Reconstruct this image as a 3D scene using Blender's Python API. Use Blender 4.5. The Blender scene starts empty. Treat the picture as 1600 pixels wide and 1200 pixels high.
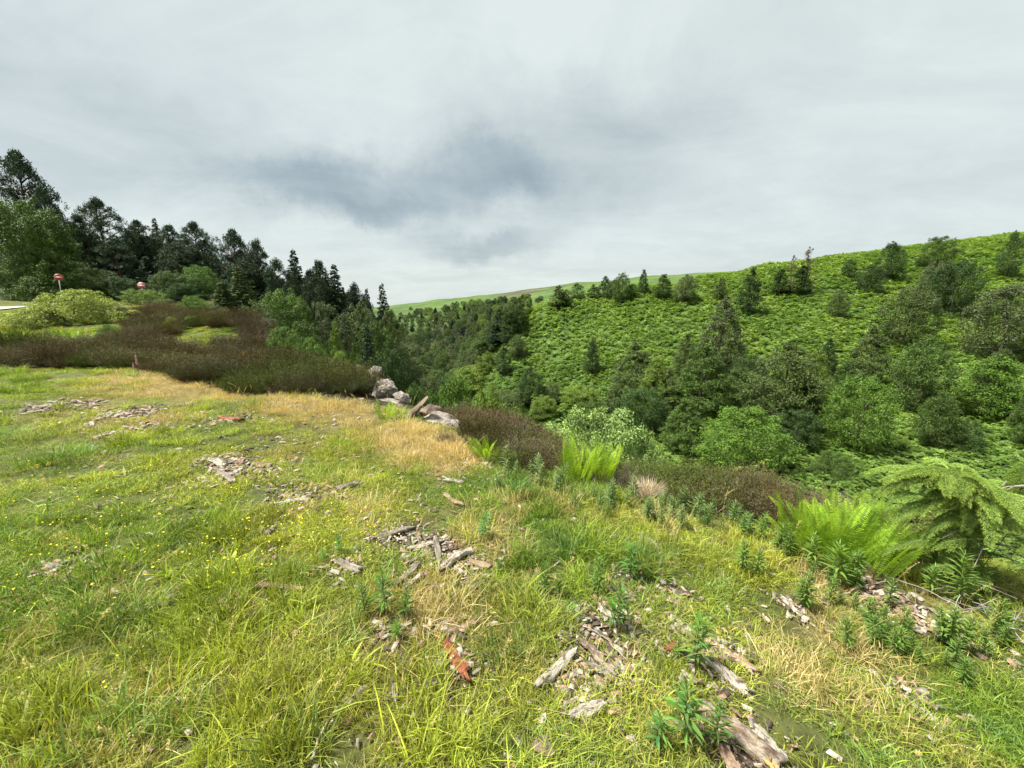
import bpy, bmesh, math, random
import numpy as np
from mathutils import Vector, Matrix

SC = bpy.context.scene
COL = SC.collection
random.seed(7)
# ------------------------------------------------------------------ camera, sky, sun, exposure
F = 620.0                       # focal length in pixels of a 1600 x 1200 picture
PITCH = math.radians(11.4)
CP, SP = math.cos(PITCH), math.sin(PITCH)
EYE = 1.6
cam = bpy.data.cameras.new('camera'); cam.sensor_width = 36; cam.lens = F / 1600 * 36
cam.clip_start = 0.05; cam.clip_end = 9000
camo = bpy.data.objects.new('camera', cam); COL.objects.link(camo)
camo.location = (0, 0, EYE); camo.rotation_euler = (math.pi / 2 - PITCH, 0, 0)
SC.camera = camo
SC.view_settings.view_transform = 'Standard'; SC.view_settings.look = 'None'
SC.view_settings.exposure = 1.35; SC.view_settings.gamma = 1; SC.view_settings.use_curve_mapping = False
SC.cycles.max_bounces = 6; SC.cycles.diffuse_bounces = 3; SC.cycles.transmission_bounces = 3
SC.cycles.glossy_bounces = 2; SC.cycles.transparent_max_bounces = 4; SC.cycles.volume_bounces = 0
SC.cycles.use_adaptive_sampling = True; SC.cycles.adaptive_threshold = 0.02
SC.cycles.sample_clamp_indirect = 6

SUN_EL, SUN_AZ = math.radians(62), math.radians(-98)      # azimuth from +Y, clockwise positive
sd = Vector((math.sin(SUN_AZ) * math.cos(SUN_EL), math.cos(SUN_AZ) * math.cos(SUN_EL), math.sin(SUN_EL)))
sun = bpy.data.lights.new('sun', 'SUN'); sun.energy = 4.6; sun.angle = math.radians(8); sun.color = (1, .965, .90)
suno = bpy.data.objects.new('sun', sun); COL.objects.link(suno)
suno.rotation_euler = sd.to_track_quat('Z', 'Y').to_euler(); suno.location = (0, 0, 60)

def pray(px, py):
    u = (px - 800) / F; v = (600 - py) / F
    return np.array([u, CP + v * SP, -SP + v * CP])

w = bpy.data.worlds.new('World'); SC.world = w; w.use_nodes = True
nt = w.node_tree; nt.nodes.clear()
N = lambda t, **k: (lambda n: ([setattr(n, a, b) for a, b in k.items()], n)[1])(nt.nodes.new(t))
L = nt.links.new
out = N('ShaderNodeOutputWorld'); bgn = N('ShaderNodeBackground'); bgn.inputs[1].default_value = 0.1
L(bgn.outputs[0], out.inputs[0])
sky = N('ShaderNodeTexSky', sky_type='NISHITA', sun_disc=False, sun_elevation=SUN_EL, sun_rotation=SUN_AZ, dust_density=2.0)
tc = N('ShaderNodeTexCoord')
sep = N('ShaderNodeSeparateXYZ'); L(tc.outputs['Generated'], sep.inputs[0])
def M(op, a, b=None, c=None, clamp=False):
    n = N('ShaderNodeMath', operation=op, use_clamp=clamp)
    for i, x in enumerate((a, b, c)):
        if x is None: continue
        if isinstance(x, (int, float)): n.inputs[i].default_value = x
        else: L(x, n.inputs[i])
    return n.outputs[0]
def VM(op, a, b=None):
    n = N('ShaderNodeVectorMath', operation=op)
    for i, x in enumerate((a, b)):
        if x is None: continue
        if isinstance(x, (tuple, list)): n.inputs[i].default_value = x
        elif isinstance(x, (int, float)): n.inputs['Scale'].default_value = x
        else: L(x, n.inputs[i])
    return n
zc = M('ADD', M('ABSOLUTE', sep.outputs[2]), 0.22)
prj = N('ShaderNodeCombineXYZ'); L(M('DIVIDE', sep.outputs[0], zc), prj.inputs[0]); L(M('DIVIDE', sep.outputs[1], zc), prj.inputs[1])
def NZ(vec, scale, detail=5, rough=.55, dist=0.0, off=(0, 0, 0)):
    v = VM('ADD', vec, off).outputs[0]
    n = N('ShaderNodeTexNoise'); n.inputs['Scale'].default_value = scale; n.inputs['Detail'].default_value = detail
    n.inputs['Roughness'].default_value = rough; n.inputs['Distortion'].default_value = dist; L(v, n.inputs['Vector']); return n
stretch = VM('MULTIPLY', prj.outputs[0], (.85, 1.2, 1)).outputs[0]
n1 = NZ(stretch, 1.3, 9, .6, .9, (3.1, 0.4, 0)); n2 = NZ(stretch, 5.2, 8, .64, .6, (1, 7, 0)); n3 = NZ(prj.outputs[0], .42, 3, .5, 0, (8.3, 2, 0))
wr = VM('SCALE', VM('SUBTRACT', NZ(tc.outputs['Generated'], 3.4, 9, .66).outputs['Color'], (.5, .5, .5)).outputs[0], .22).outputs[0]
wdir = VM('ADD', tc.outputs['Generated'], wr).outputs[0]
dark = None
# cloud banks: picture direction, horizontal and vertical angular size, weight
for px, py, sh, sv, wt in ((570, 300, .19, .06, .46), (440, 283, .16, .035, .14), (765, 268, .14, .06, .48), (610, 335, .14, .035, .30),
                           (755, 385, .14, .03, .42), (900, 240, .26, .11, .30), (770, 175, .20, .07, .10), (120, 190, .45, .10, .26), (830, 330, .22, .07, .18),
                           (60, 90, .35, .2, .16), (330, 350, .30, .08, .12), (1450, 250, .6, .4, .16), (640, 420, .4, .05, .06)):
    d = pray(px, py); d = d / np.linalg.norm(d)
    df = VM('SUBTRACT', wdir, tuple(d)).outputs[0]
    df = VM('DIVIDE', df, (sh, sh, sv)).outputs[0]
    q = VM('LENGTH', df).outputs['Value']
    g = M('MULTIPLY', M('POWER', 2.718, M('MULTIPLY', M('POWER', q, 3.2), -.8)), wt)
    dark = g if dark is None else M('ADD', dark, g)
base = M('ADD', M('MULTIPLY', M('SUBTRACT', n1.outputs[0], .5), .66), M('MULTIPLY', M('SUBTRACT', n2.outputs[0], .5), .24))
base = M('ADD', base, M('MULTIPLY', M('SUBTRACT', n3.outputs[0], .5), .35))
fac = M('ADD', M('ADD', dark, base), .02, clamp=True)
ramp = N('ShaderNodeValToRGB'); L(fac, ramp.inputs[0])
e = ramp.color_ramp.elements; e[0].position = 0; e[0].color = (.72, .79, .765, 1); e[1].position = 1; e[1].color = (.25, .315, .355, 1)
m_ = e.new(.38); m_.color = (.54, .605, .605, 1)
m_ = e.new(.68); m_.color = (.38, .455, .485, 1)
sc_ = VM('SCALE', ramp.outputs[0], 4.25).outputs[0]
mix = N('ShaderNodeMixRGB'); mix.inputs[0].default_value = .93; L(sky.outputs[0], mix.inputs[1]); L(sc_, mix.inputs[2])
L(mix.outputs[0], bgn.inputs[0])

# ------------------------------------------------------------------ numpy helpers
def _h(ix, iy, s):
    n = (ix * 374761393 + iy * 668265263 + s * 982451653) & 0x7fffffff
    n = ((n ^ (n >> 13)) * 1274126177) & 0x7fffffff
    return ((n ^ (n >> 16)) & 0xffff) / 65535.0
def vnoise(x, y, s=0):
    x = np.asarray(x, float); y = np.asarray(y, float)
    ix = np.floor(x).astype(np.int64); iy = np.floor(y).astype(np.int64)
    fx = x - ix; fy = y - iy; fx = fx * fx * (3 - 2 * fx); fy = fy * fy * (3 - 2 * fy)
    return (_h(ix, iy, s) * (1 - fx) + _h(ix + 1, iy, s) * fx) * (1 - fy) + (_h(ix, iy + 1, s) * (1 - fx) + _h(ix + 1, iy + 1, s) * fx) * fy
def fbm(x, y, s=0, o=4):
    a, t, f = 0, 0, 1.0
    for i in range(o):
        a = a + vnoise(x * f + 17.3 * i, y * f - 9.1 * i, s + i) / f; t += 1 / f; f *= 2.03
    return a / t
def nrm(v): return v / (np.linalg.norm(v, axis=-1, keepdims=True) + 1e-9)

# ------------------------------------------------------------------ terrain
def plane(x, y): return -0.03 * y - np.where(x > 0, .10, .03) * x
def ray_plane(px, py):
    d = pray(px, py); s = .10 if d[0] > 0 else .03
    t = EYE / (-d[2] - .03 * d[1] - s * d[0]); return (d * t)[:2]
EDGE = [np.array(ray_plane(*p)) for p in ((568, 628), (640, 665), (715, 697), (800, 742), (900, 772), (1000, 792), (1120, 808), (1240, 830), (1400, 866), (1600, 905))]
EDGE.append(EDGE[-1] + np.array([5.0, -4.6])); EDGE = np.array(EDGE)
EDGE = np.vstack([EDGE[0] + np.array([-1.2, 3.2]), EDGE[0] + np.array([-.5, 1.4]), EDGE])
def edge_s(x, y):
    """signed distance in metres to the plateau edge, positive on the valley side"""
    x = np.asarray(x, float); y = np.asarray(y, float); best = np.full(x.shape, 1e9); sg = np.ones(x.shape)
    for a, b in zip(EDGE[:-1], EDGE[1:]):
        ab = b - a; t = np.clip(((x - a[0]) * ab[0] + (y - a[1]) * ab[1]) / (ab @ ab), 0, 1)
        dx = x - a[0] - t * ab[0]; dy = y - a[1] - t * ab[1]; d = np.hypot(dx, dy)
        s = np.sign(-(ab[1] * dx - ab[0] * dy)); m = d < best
        best = np.where(m, d, best); sg = np.where(m, s, sg)
    return best * np.where(sg == 0, 1, sg)
def P3(px, py, Y, dz=0.0):
    d = pray(px, py); t = Y / d[1]; return (d[0] * t, Y, EYE + d[2] * t + dz)
ctrl = []
for x in (-20, -14, -10, -7, -4.5, -2.5, -1, 0, 1.2, 2.4, 3.5):
    for y in (-8, -4, -1.5, 0, 1.2, 2.5, 4, 5.5, 7.2, 8.6):
        if edge_s(x, y) < -.35 and not (x < -9 and y > 9): ctrl.append((x, y, float(plane(np.array(x), np.array(y)))))
nv = np.array([.65, .76])
for i, e_ in enumerate(EDGE[2:]):
    z = float(plane(*e_)); ctrl.append((*e_, z))
    for dd, dz in ((2, -.75), (5, -3.2), (9, -6.8), (14, -10.8)):
        if i % 2 == 0:
            q = e_ + nv * dd
            if q[1] + q[0] * .5 < 19: ctrl.append((q[0], q[1], z + dz))
ctrl += [P3(0, 575, 9.4), P3(150, 578, 9.3), P3(300, 595, 8.8), P3(430, 615, 8.4), P3(100, 545, 12.5, -.4), P3(20, 510, 17, -.25), P3(120, 505, 17, -.3), P3(250, 520, 15, -.4),
         P3(250, 482, 22, -.3), P3(400, 545, 14.5, -.4), P3(420, 508, 18.5, -.4), P3(500, 576, 13.5, -.45), P3(560, 604, 11, -.45), P3(330, 480, 25, -.3),
         P3(15, 487, 24), P3(15, 471, 32), P3(88, 433, 32, -2.15), P3(221, 446, 33, -2.1), P3(160, 470, 30), P3(30, 460, 42), P3(200, 463, 46), P3(330, 468, 46), P3(400, 480, 40, -.6)]
ctrl += [(-60, 80, 6), (-90, 60, 7), (-120, 120, 12), (-60, 130, 3), (-45, 72, 0), (-28, 46, -2.5), (-19, 31, -3), (-13, 22, -3.2), (-8.6, 17.5, -4), (-5.5, 14.5, -4.6), (-23, 70, -10), (-14, 45, -11),
         (-8, 28, -9.5), (-3, 20, -8.5), (3, 16, -9),
         (14, 27, -15), (5, 33, -16.5), (-3, 42, -18), (-9, 60, -20), (-18, 90, -22), (-35, 140, -23), (-60, 220, -22), (-100, 350, -18), (-60, 180, -14), (-110, 240, -5), (38, 22, -13.5), (60, 10, -12), (90, -20, -10)]
HILL = [(1600, 368, 118), (1600, 420, 94), (1600, 480, 76), (1600, 600, 50), (1600, 700, 36), (1500, 380, 117), (1400, 393, 115), (1400, 430, 96), (1400, 480, 80), (1400, 560, 61), (1400, 650, 45), (1400, 720, 35), (1380, 785, 27.5),
        (1300, 403, 114), (1200, 416, 112), (1200, 480, 84), (1200, 560, 64), (1200, 650, 47), (1200, 720, 37), (1220, 780, 29.5), (1100, 434, 109), (1100, 500, 82), (1000, 451, 106), (1000, 500, 87), (1000, 580, 66), (1000, 650, 53),
        (900, 468, 102), (900, 520, 86), (900, 580, 71), (900, 620, 64), (845, 482, 98), (830, 530, 87), (830, 580, 76), (800, 512, 92)]
ctrl += [P3(*h) for h in HILL]
ctrl += [P3(770, 560, 84, -2), P3(740, 560, 100, -6), P3(800, 480, 135, -9), P3(860, 470, 150, -9), (-5, 150, -14), (70, 170, -2), (130, 200, 7), (200, 190, 20), (240, 130, 27), (190, 60, 14), (280, 60, 26), (130, 20, 0),
         P3(1200, 421, 420), P3(1100, 425, 430), P3(1000, 432, 450), P3(900, 443, 500), P3(820, 454, 540), P3(740, 464, 580), P3(680, 470, 610), P3(618, 477, 640), P3(560, 480, 640, -3),
         P3(640, 496, 420), P3(700, 488, 400, -2), P3(780, 475, 380), P3(860, 465, 350), P3(950, 455, 330), P3(640, 505, 330, -8), P3(1400, 400, 430, -4), P3(1600, 385, 420, -10),
         (-250, 700, -6), (-300, 1500, -20), (100, 1500, 20), (900, 1500, 60), (2200, 2200, 40), (-2200, 2200, -30), (2200, -2200, 0), (-2200, -2200, 0), (0, -20, .8), (0, -120, 1), (-100, -60, 2), (-60, 0, 2.2), (-60, 25, 2.4), (900, 300, 60), (-900, 300, 10), (40, -40, -2), (12, -5, -2.6)]
ctrl = np.array(ctrl, float)
def warp(x, y):
    r = np.hypot(x, y) + 1e-9; k = np.log1p(r / 4.0) / r; return x * k, y * k
cx, cy = warp(ctrl[:, 0], ctrl[:, 1])
def _phi(r2): return -np.sqrt(r2 + .10 ** 2)
n_ = len(cx); A = _phi((cx[:, None] - cx[None]) ** 2 + (cy[:, None] - cy[None]) ** 2) + np.eye(n_) * .004
Pm = np.stack([np.ones(n_), cx, cy], 1)
sol = np.linalg.solve(np.block([[A, Pm], [Pm.T, np.zeros((3, 3))]]), np.concatenate([ctrl[:, 2], np.zeros(3)]))
def zfun(x, y):
    x = np.asarray(x, float); y = np.asarray(y, float); sh = x.shape; x = x.ravel(); y = y.ravel(); o = np.empty(len(x))
    for i in range(0, len(x), 40000):
        a, b = warp(x[i:i + 40000], y[i:i + 40000])
        o[i:i + 40000] = _phi((a[:, None] - cx) ** 2 + (b[:, None] - cy) ** 2) @ sol[:n_] + sol[n_] + sol[n_ + 1] * a + sol[n_ + 2] * b
    r = np.hypot(x, y)
    near = np.clip(1 - r / 30, 0, 1)
    o += near * (.09 * (fbm(x * .9, y * .9, 3, 4) - .5) + .035 * (fbm(x * 4.1, y * 4.1, 9, 3) - .5))
    o += np.clip((r - 20) / 80, 0, 1) * (2.0 * (fbm(x / 21, y / 21, 5, 4) - .5) + np.clip((r - 150) / 200, 0, 1) * 5 * (fbm(x / 90, y / 90, 6, 3) - .5))
    return o.reshape(sh)
def hit(px, py, tmax=900, tmin=.8):
    d = pray(px, py); ts = np.geomspace(tmin, tmax, 900); g = EYE + d[2] * ts - zfun(d[0] * ts, d[1] * ts)
    k0 = np.argmax(g > 0); k = k0 + np.argmax(g[k0:] < 0)
    if g[k] >= 0: k = len(ts) - 1
    if k > 0 and g[k] < 0:
        a, b = ts[k - 1], ts[k]
        t = a + (b - a) * g[k - 1] / (g[k - 1] - g[k])
    else: t = ts[k]
    x, y = d[0] * t, d[1] * t
    return Vector((x, y, float(zfun(np.array([x]), np.array([y]))[0]))), t
def proj(x, y, z):
    dz = z - EYE; dep = y * CP - dz * SP; up = y * SP + dz * CP
    return 800 + F * x / np.maximum(dep, .01), 600 - F * up / np.maximum(dep, .01), dep
def inpoly(px, py, poly):
    c = np.zeros(np.shape(px), bool); n = len(poly)
    for i in range(n):
        (x1, y1), (x2, y2) = poly[i], poly[(i + 1) % n]
        m = (y1 > py) != (y2 > py)
        with np.errstate(divide='ignore', invalid='ignore'):
            c ^= m & (px < (x2 - x1) * (py - y1) / ((y2 - y1) or 1e-9) + x1)
    return c

# ------------------------------------------------------------------ mesh + object helpers
def mk(name, V, faces, mats=(), col=None, smooth=False, fmat=None):
    me = bpy.data.meshes.new(name); V = np.asarray(V, 'f').reshape(-1, 3)
    fl = [np.asarray(f, np.int64) for f in (faces if isinstance(faces, list) else [faces]) if len(f)]
    lo = np.concatenate([f.ravel() for f in fl]); tot = np.concatenate([np.full(len(f), f.shape[1]) for f in fl])
    st = np.concatenate([[0], np.cumsum(tot)[:-1]])
    me.vertices.add(len(V)); me.vertices.foreach_set('co', V.ravel())
    me.loops.add(len(lo)); me.loops.foreach_set('vertex_index', lo.astype('i'))
    me.polygons.add(len(tot)); me.polygons.foreach_set('loop_start', st.astype('i'))
    for m in (mats if isinstance(mats, (list, tuple)) else [mats]): me.materials.append(m)
    if fmat is not None: me.polygons.foreach_set('material_index', np.asarray(fmat, 'i'))
    me.update(calc_edges=True)
    if smooth: me.polygons.foreach_set('use_smooth', np.ones(len(tot), bool))
    if col is not None:
        c = np.ones((len(V), 4), 'f'); c[:, :col.shape[1]] = col
        me.color_attributes.new('v', 'FLOAT_COLOR', 'POINT').data.foreach_set('color', c.ravel())
    return me
class Acc:
    """collects vertices and faces of one mesh"""
    def __init__(s): s.V, s.F3, s.F4, s.C, s.n = [], [], [], [], 0
    def add(s, V, f3=None, f4=None, col=None):
        V = np.asarray(V, float).reshape(-1, 3)
        if f3 is not None and len(f3): s.F3.append(np.asarray(f3) + s.n)
        if f4 is not None and len(f4): s.F4.append(np.asarray(f4) + s.n)
        c = np.full((len(V), 3), .5) if col is None else np.broadcast_to(np.asarray(col, float), (len(V), 3))
        s.C.append(c); s.V.append(V); s.n += len(V)
    def mesh(s, name, mats, smooth=False):
        fs = ([np.concatenate(s.F3)] if s.F3 else []) + ([np.concatenate(s.F4)] if s.F4 else [])
        return mk(name, np.concatenate(s.V), fs, mats, np.concatenate(s.C), smooth)
    def tube(s, pts, rad, k=6, col=None):
        pts = np.asarray(pts, float); n = len(pts); rad = np.broadcast_to(np.asarray(rad, float), (n,))
        tg = nrm(np.gradient(pts, axis=0)); ref = np.array([.31, .95, .05]); a = nrm(np.cross(tg, ref)); b = np.cross(tg, a)
        th = np.arange(k) * 2 * math.pi / k
        V = pts[:, None] + rad[:, None, None] * (np.cos(th)[None, :, None] * a[:, None] + np.sin(th)[None, :, None] * b[:, None])
        i = np.arange(n - 1)[:, None] * k; j = np.arange(k)[None]; j2 = (j + 1) % k
        f = np.stack([i + j, i + j2, i + k + j2, i + k + j], -1).reshape(-1, 4)
        V = np.vstack([V.reshape(-1, 3), pts[:1], pts[-1:]]); m = n * k
        f3 = [(m, (q + 1) % k, q) for q in range(k)] + [(m + 1, m - k + q, m - k + (q + 1) % k) for q in range(k)]
        s.add(V, f3, f, col)
    def leaves(s, pos, nrml, tang, ln, wd, col=None, fold=.0):
        """diamond leaves, one quad each"""
        pos = np.asarray(pos, float); n = len(pos); t = nrm(tang - (tang * nrml).sum(-1, keepdims=True) * nrml); b = np.cross(nrml, t)
        ln = np.broadcast_to(ln, (n,))[:, None]; wd = np.broadcast_to(wd, (n,))[:, None]
        V = np.stack([pos, pos + t * ln * .45 + b * wd / 2 - nrml * fold * wd, pos + t * ln, pos + t * ln * .45 - b * wd / 2 - nrml * fold * wd], 1)
        c = None if col is None else np.repeat(col, 4, 0)
        s.add(V.reshape(-1, 3), None, np.arange(n * 4).reshape(n, 4), c)

def obj(name, me, parent=None, loc=None, rot=None, scl=None, color=None):
    o = bpy.data.objects.new(name, me); COL.objects.link(o)
    if parent: o.parent = parent
    if loc is not None: o.location = loc
    if rot is not None: o.rotation_euler = rot
    if scl is not None: o.scale = scl
    if color is not None: o.color = (*color, 1)
    return o
def tag(o, label=None, cat=None, group=None, kind=None):
    if label: o['label'] = label
    if cat: o['category'] = cat
    if group: o['group'] = group
    if kind: o['kind'] = kind
    return o

# ------------------------------------------------------------------ materials
def newmat(name):
    m = bpy.data.materials.new(name); m.use_nodes = True; m.node_tree.nodes.clear(); return m, m.node_tree
class NB:
    def __init__(s, t): s.t = t
    def n(s, ty, **k):
        x = s.t.nodes.new(ty)
        for a, b in k.items(): setattr(x, a, b)
        return x
    def l(s, a, b): s.t.links.new(a, b)
    def mix(s, f, a, b, op='MIX'):
        x = s.n('ShaderNodeMixRGB', blend_type=op)
        for i, q in enumerate((f, a, b)):
            if isinstance(q, (int, float)): x.inputs[i].default_value = q
            elif isinstance(q, tuple): x.inputs[i].default_value = (*q[:3], 1)
            else: s.l(q, x.inputs[i])
        return x.outputs[0]
    def math(s, op, a, b=None, clamp=False):
        x = s.n('ShaderNodeMath', operation=op, use_clamp=clamp)
        for i, q in enumerate((a, b)):
            if q is None: continue
            if isinstance(q, (int, float)): x.inputs[i].default_value = q
            else: s.l(q, x.inputs[i])
        return x.outputs[0]
    def noise(s, vec, scale, detail=4, rough=.55, dist=0):
        x = s.n('ShaderNodeTexNoise'); x.inputs['Scale'].default_value = scale; x.inputs['Detail'].default_value = detail
        x.inputs['Roughness'].default_value = rough; x.inputs['Distortion'].default_value = dist
        if vec is not None: s.l(vec, x.inputs['Vector'])
        return x.outputs[0]
    def ramp(s, f, stops):
        x = s.n('ShaderNodeValToRGB'); s.l(f, x.inputs[0]); e = x.color_ramp.elements
        while len(e) < len(stops): e.new(.5)
        for q, (p, c) in zip(e, stops): q.position = p; q.color = (*c, 1)
        return x.outputs[0]
def leafmat(name, src='object', base=(.05, .1, .02), yel=(1.32, 1.2, .72), trans=.32, vamp=.9, rough=.55, spec=.25):
    """leaf shader: the tint of the plant times leaf-by-leaf variation (attribute v: r brightness, g yellowness, b stem)"""
    m, t = newmat(name); b = NB(t)
    if src == 'object': c = b.n('ShaderNodeObjectInfo').outputs['Color']
    elif src == 'inst':
        a = b.n('ShaderNodeAttribute', attribute_type='INSTANCER', attribute_name='tint'); c = a.outputs['Color']
    else:
        r = b.n('ShaderNodeRGB'); r.outputs[0].default_value = (*base, 1); c = r.outputs[0]
    v = b.n('ShaderNodeAttribute', attribute_type='GEOMETRY', attribute_name='v'); sp = b.n('ShaderNodeSeparateColor'); b.l(v.outputs['Color'], sp.inputs[0])
    k = b.math('ADD', b.math('MULTIPLY', sp.outputs[0], vamp), 1 - vamp / 2)
    cb = b.n('ShaderNodeCombineColor'); [b.l(k, cb.inputs[i]) for i in range(3)]
    c = b.mix(1.0, c, cb.outputs[0], 'MULTIPLY')
    c = b.mix(sp.outputs[1], c, b.mix(1.0, c, yel, 'MULTIPLY'))
    pr = b.n('ShaderNodeBsdfPrincipled'); b.l(c, pr.inputs['Base Color']); pr.inputs['Roughness'].default_value = rough; pr.inputs['Specular IOR Level'].default_value = spec
    tr = b.n('ShaderNodeBsdfTranslucent'); b.l(b.mix(1.0, c, (1.25, 1.3, .55), 'MULTIPLY'), tr.inputs[0])
    mx = b.n('ShaderNodeMixShader'); mx.inputs[0].default_value = trans; b.l(pr.outputs[0], mx.inputs[1]); b.l(tr.outputs[0], mx.inputs[2])
    o = b.n('ShaderNodeOutputMaterial'); b.l(mx.outputs[0], o.inputs[0]); return m
def surf(name, stops, scale=8, detail=6, rough=.85, bump=.4, bscale=None, stretch=None, dist=0, mul=None):
    m, t = newmat(name); b = NB(t); co = b.n('ShaderNodeTexCoord').outputs['Object']
    if stretch:
        mp = b.n('ShaderNodeMapping'); mp.inputs['Scale'].default_value = stretch; b.l(co, mp.inputs[0]); co = mp.outputs[0]
    n = b.noise(co, scale, detail, .62, dist); c = b.ramp(n, stops)
    pr = b.n('ShaderNodeBsdfPrincipled'); pr.inputs['Roughness'].default_value = rough; pr.inputs['Specular IOR Level'].default_value = .25
    b.l(c, pr.inputs['Base Color'])
    bn = b.noise(co, bscale or scale * 3, 6, .65); bu = b.n('ShaderNodeBump'); bu.inputs['Strength'].default_value = bump; bu.inputs['Distance'].default_value = .02
    b.l(bn, bu.inputs['Height']); b.l(bu.outputs[0], pr.inputs['Normal'])
    o = b.n('ShaderNodeOutputMaterial'); b.l(pr.outputs[0], o.inputs[0]); return m
def plain(name, c, rough=.5, metal=0, spec=.5):
    m, t = newmat(name); b = NB(t); pr = b.n('ShaderNodeBsdfPrincipled')
    n = b.noise(b.n('ShaderNodeTexCoord').outputs['Object'], 9, 5, .6)
    b.l(b.mix(b.math('MULTIPLY', n, .35), c, tuple(x * .7 for x in c)), pr.inputs['Base Color'])
    pr.inputs['Roughness'].default_value = rough; pr.inputs['Metallic'].default_value = metal; pr.inputs['Specular IOR Level'].default_value = spec
    o = b.n('ShaderNodeOutputMaterial'); b.l(pr.outputs[0], o.inputs[0]); return m

M_leaf = leafmat('leaf', trans=.16, vamp=1.2); M_needle = leafmat('needle', trans=.12, rough=.6); M_inst = leafmat('plant_cover', 'inst', trans=.35)
M_heath = leafmat('heath_twigs', 'inst', trans=.10, spec=.1, rough=.8); M_straw = leafmat('straw', 'inst', yel=(1.1, .95, .75), trans=.3)
M_stem = leafmat('green_stem', 'fix', base=(.10, .12, .03), trans=.1)
M_fern = leafmat('fern_frond', 'object', trans=.4); M_herb = leafmat('herb_leaf', 'object', trans=.3, rough=.55, spec=.15)
M_bark = surf('bark', [(.25, (.035, .026, .018)), (.55, (.10, .078, .055)), (.8, (.19, .165, .13))], 3, stretch=(3, 3, .6))
M_pinebark = surf('pine_bark', [(.3, (.04, .026, .018)), (.7, (.15, .085, .05))], 4, stretch=(3, 3, .5))
M_bleach = surf('bleached_bark', [(.26, (.03, .024, .018)), (.40, (.15, .12, .09)), (.47, (.42, .37, .30)), (.75, (.64, .60, .51))], 11, 9, stretch=(1, 4.5, 2), bump=1.0, bscale=40, dist=.8)
M_wood = surf('weathered_wood', [(.25, (.08, .062, .045)), (.5, (.25, .215, .17)), (.75, (.45, .40, .33))], 9, 8, stretch=(.7, 8, 4), bump=.9, bscale=30)
M_tan = surf('tan_wood', [(.25, (.10, .065, .04)), (.5, (.32, .22, .15)), (.75, (.50, .38, .28))], 9, 8, stretch=(.8, 6, 3), bump=.9, bscale=30)
M_red = surf('red_rotten_wood', [(.25, (.07, .022, .01)), (.5, (.30, .105, .045)), (.78, (.48, .22, .12))], 10, 8, stretch=(.8, 6, 3), bump=1, bscale=30)
M_rot = surf('dark_rotten_wood', [(.25, (.03, .02, .014)), (.45, (.16, .11, .075)), (.58, (.36, .30, .23)), (.68, (.22, .17, .11)), (.85, (.16, .17, .05))], 12, 9, stretch=(1, 3, 2), bump=1, bscale=34)
M_orange = surf('orange_inner_wood', [(.3, (.34, .14, .04)), (.7, (.62, .36, .15))], 9, 6, stretch=(.8, 5, 3), bump=.5)
M_rock = surf('gritstone', [(.28, (.06, .05, .043)), (.44, (.18, .15, .125)), (.60, (.33, .295, .25)), (.80, (.46, .44, .39))], 3.2, 10, bump=.9, bscale=16, dist=.6)
M_rockb = surf('brown_gritstone', [(.28, (.04, .03, .024)), (.5, (.16, .115, .085)), (.75, (.30, .25, .20))], 3.6, 10, bump=.9, bscale=16, dist=.6)
M_gravel = surf('pale_gravel', [(.3, (.34, .31, .27)), (.55, (.56, .53, .48)), (.8, (.70, .68, .63))], 1.6, 10, bump=.6, bscale=30)
M_grey = plain('galvanised_steel', (.42, .43, .43), .45, .7); M_white = plain('sign_white', (.8, .8, .8), .4); M_signred = plain('sign_red', (.50, .03, .035), .4); M_fade = plain('faded_sign_red', (.56, .13, .14), .5)
M_yel = leafmat('buttercup', 'fix', base=(.75, .62, .03), yel=(1, 1, 1), vamp=.2)
M_twig = surf('dead_twig', [(.3, (.14, .12, .10)), (.7, (.42, .38, .33))], 6, bump=.2)
M_pink = leafmat('foxglove_bell', 'fix', base=(.55, .22, .38), vamp=.3)

# ------------------------------------------------------------------ ground zones
DRY = [(hit(px, py)[0], r, wt) for px, py, r, wt in ((230, 592, 1.0, .8), (300, 603, 1.3, 1), (400, 620, 1.3, 1), (480, 632, .9, 1), (545, 648, .7, .9), (620, 680, .6, .9), (670, 700, .55, 1), (700, 715, .4, 1),
       (200, 655, .5, .5), (120, 640, .6, .5), (240, 660, .4, .8), (760, 800, .3, .55), (720, 840, .25, .6), (750, 865, .3, .8), (820, 770, .35, .5), (880, 790, .35, .5), (1000, 800, .3, .5), (1090, 810, .4, .5),
       (660, 940, .2, .5), (480, 790, .25, .5), (590, 800, .3, .35), (1260, 905, .3, .5), (1340, 925, .35, .9), (1330, 955, .3, .7), (1450, 950, .3, .6), (1300, 990, .25, .4), (1290, 1080, .25, .45), (1200, 1010, .2, .35), (700, 1160, .2, .4), (480, 1020, .2, .4), (300, 1050, .22, .3), (60, 980, .25, .35))]
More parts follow.
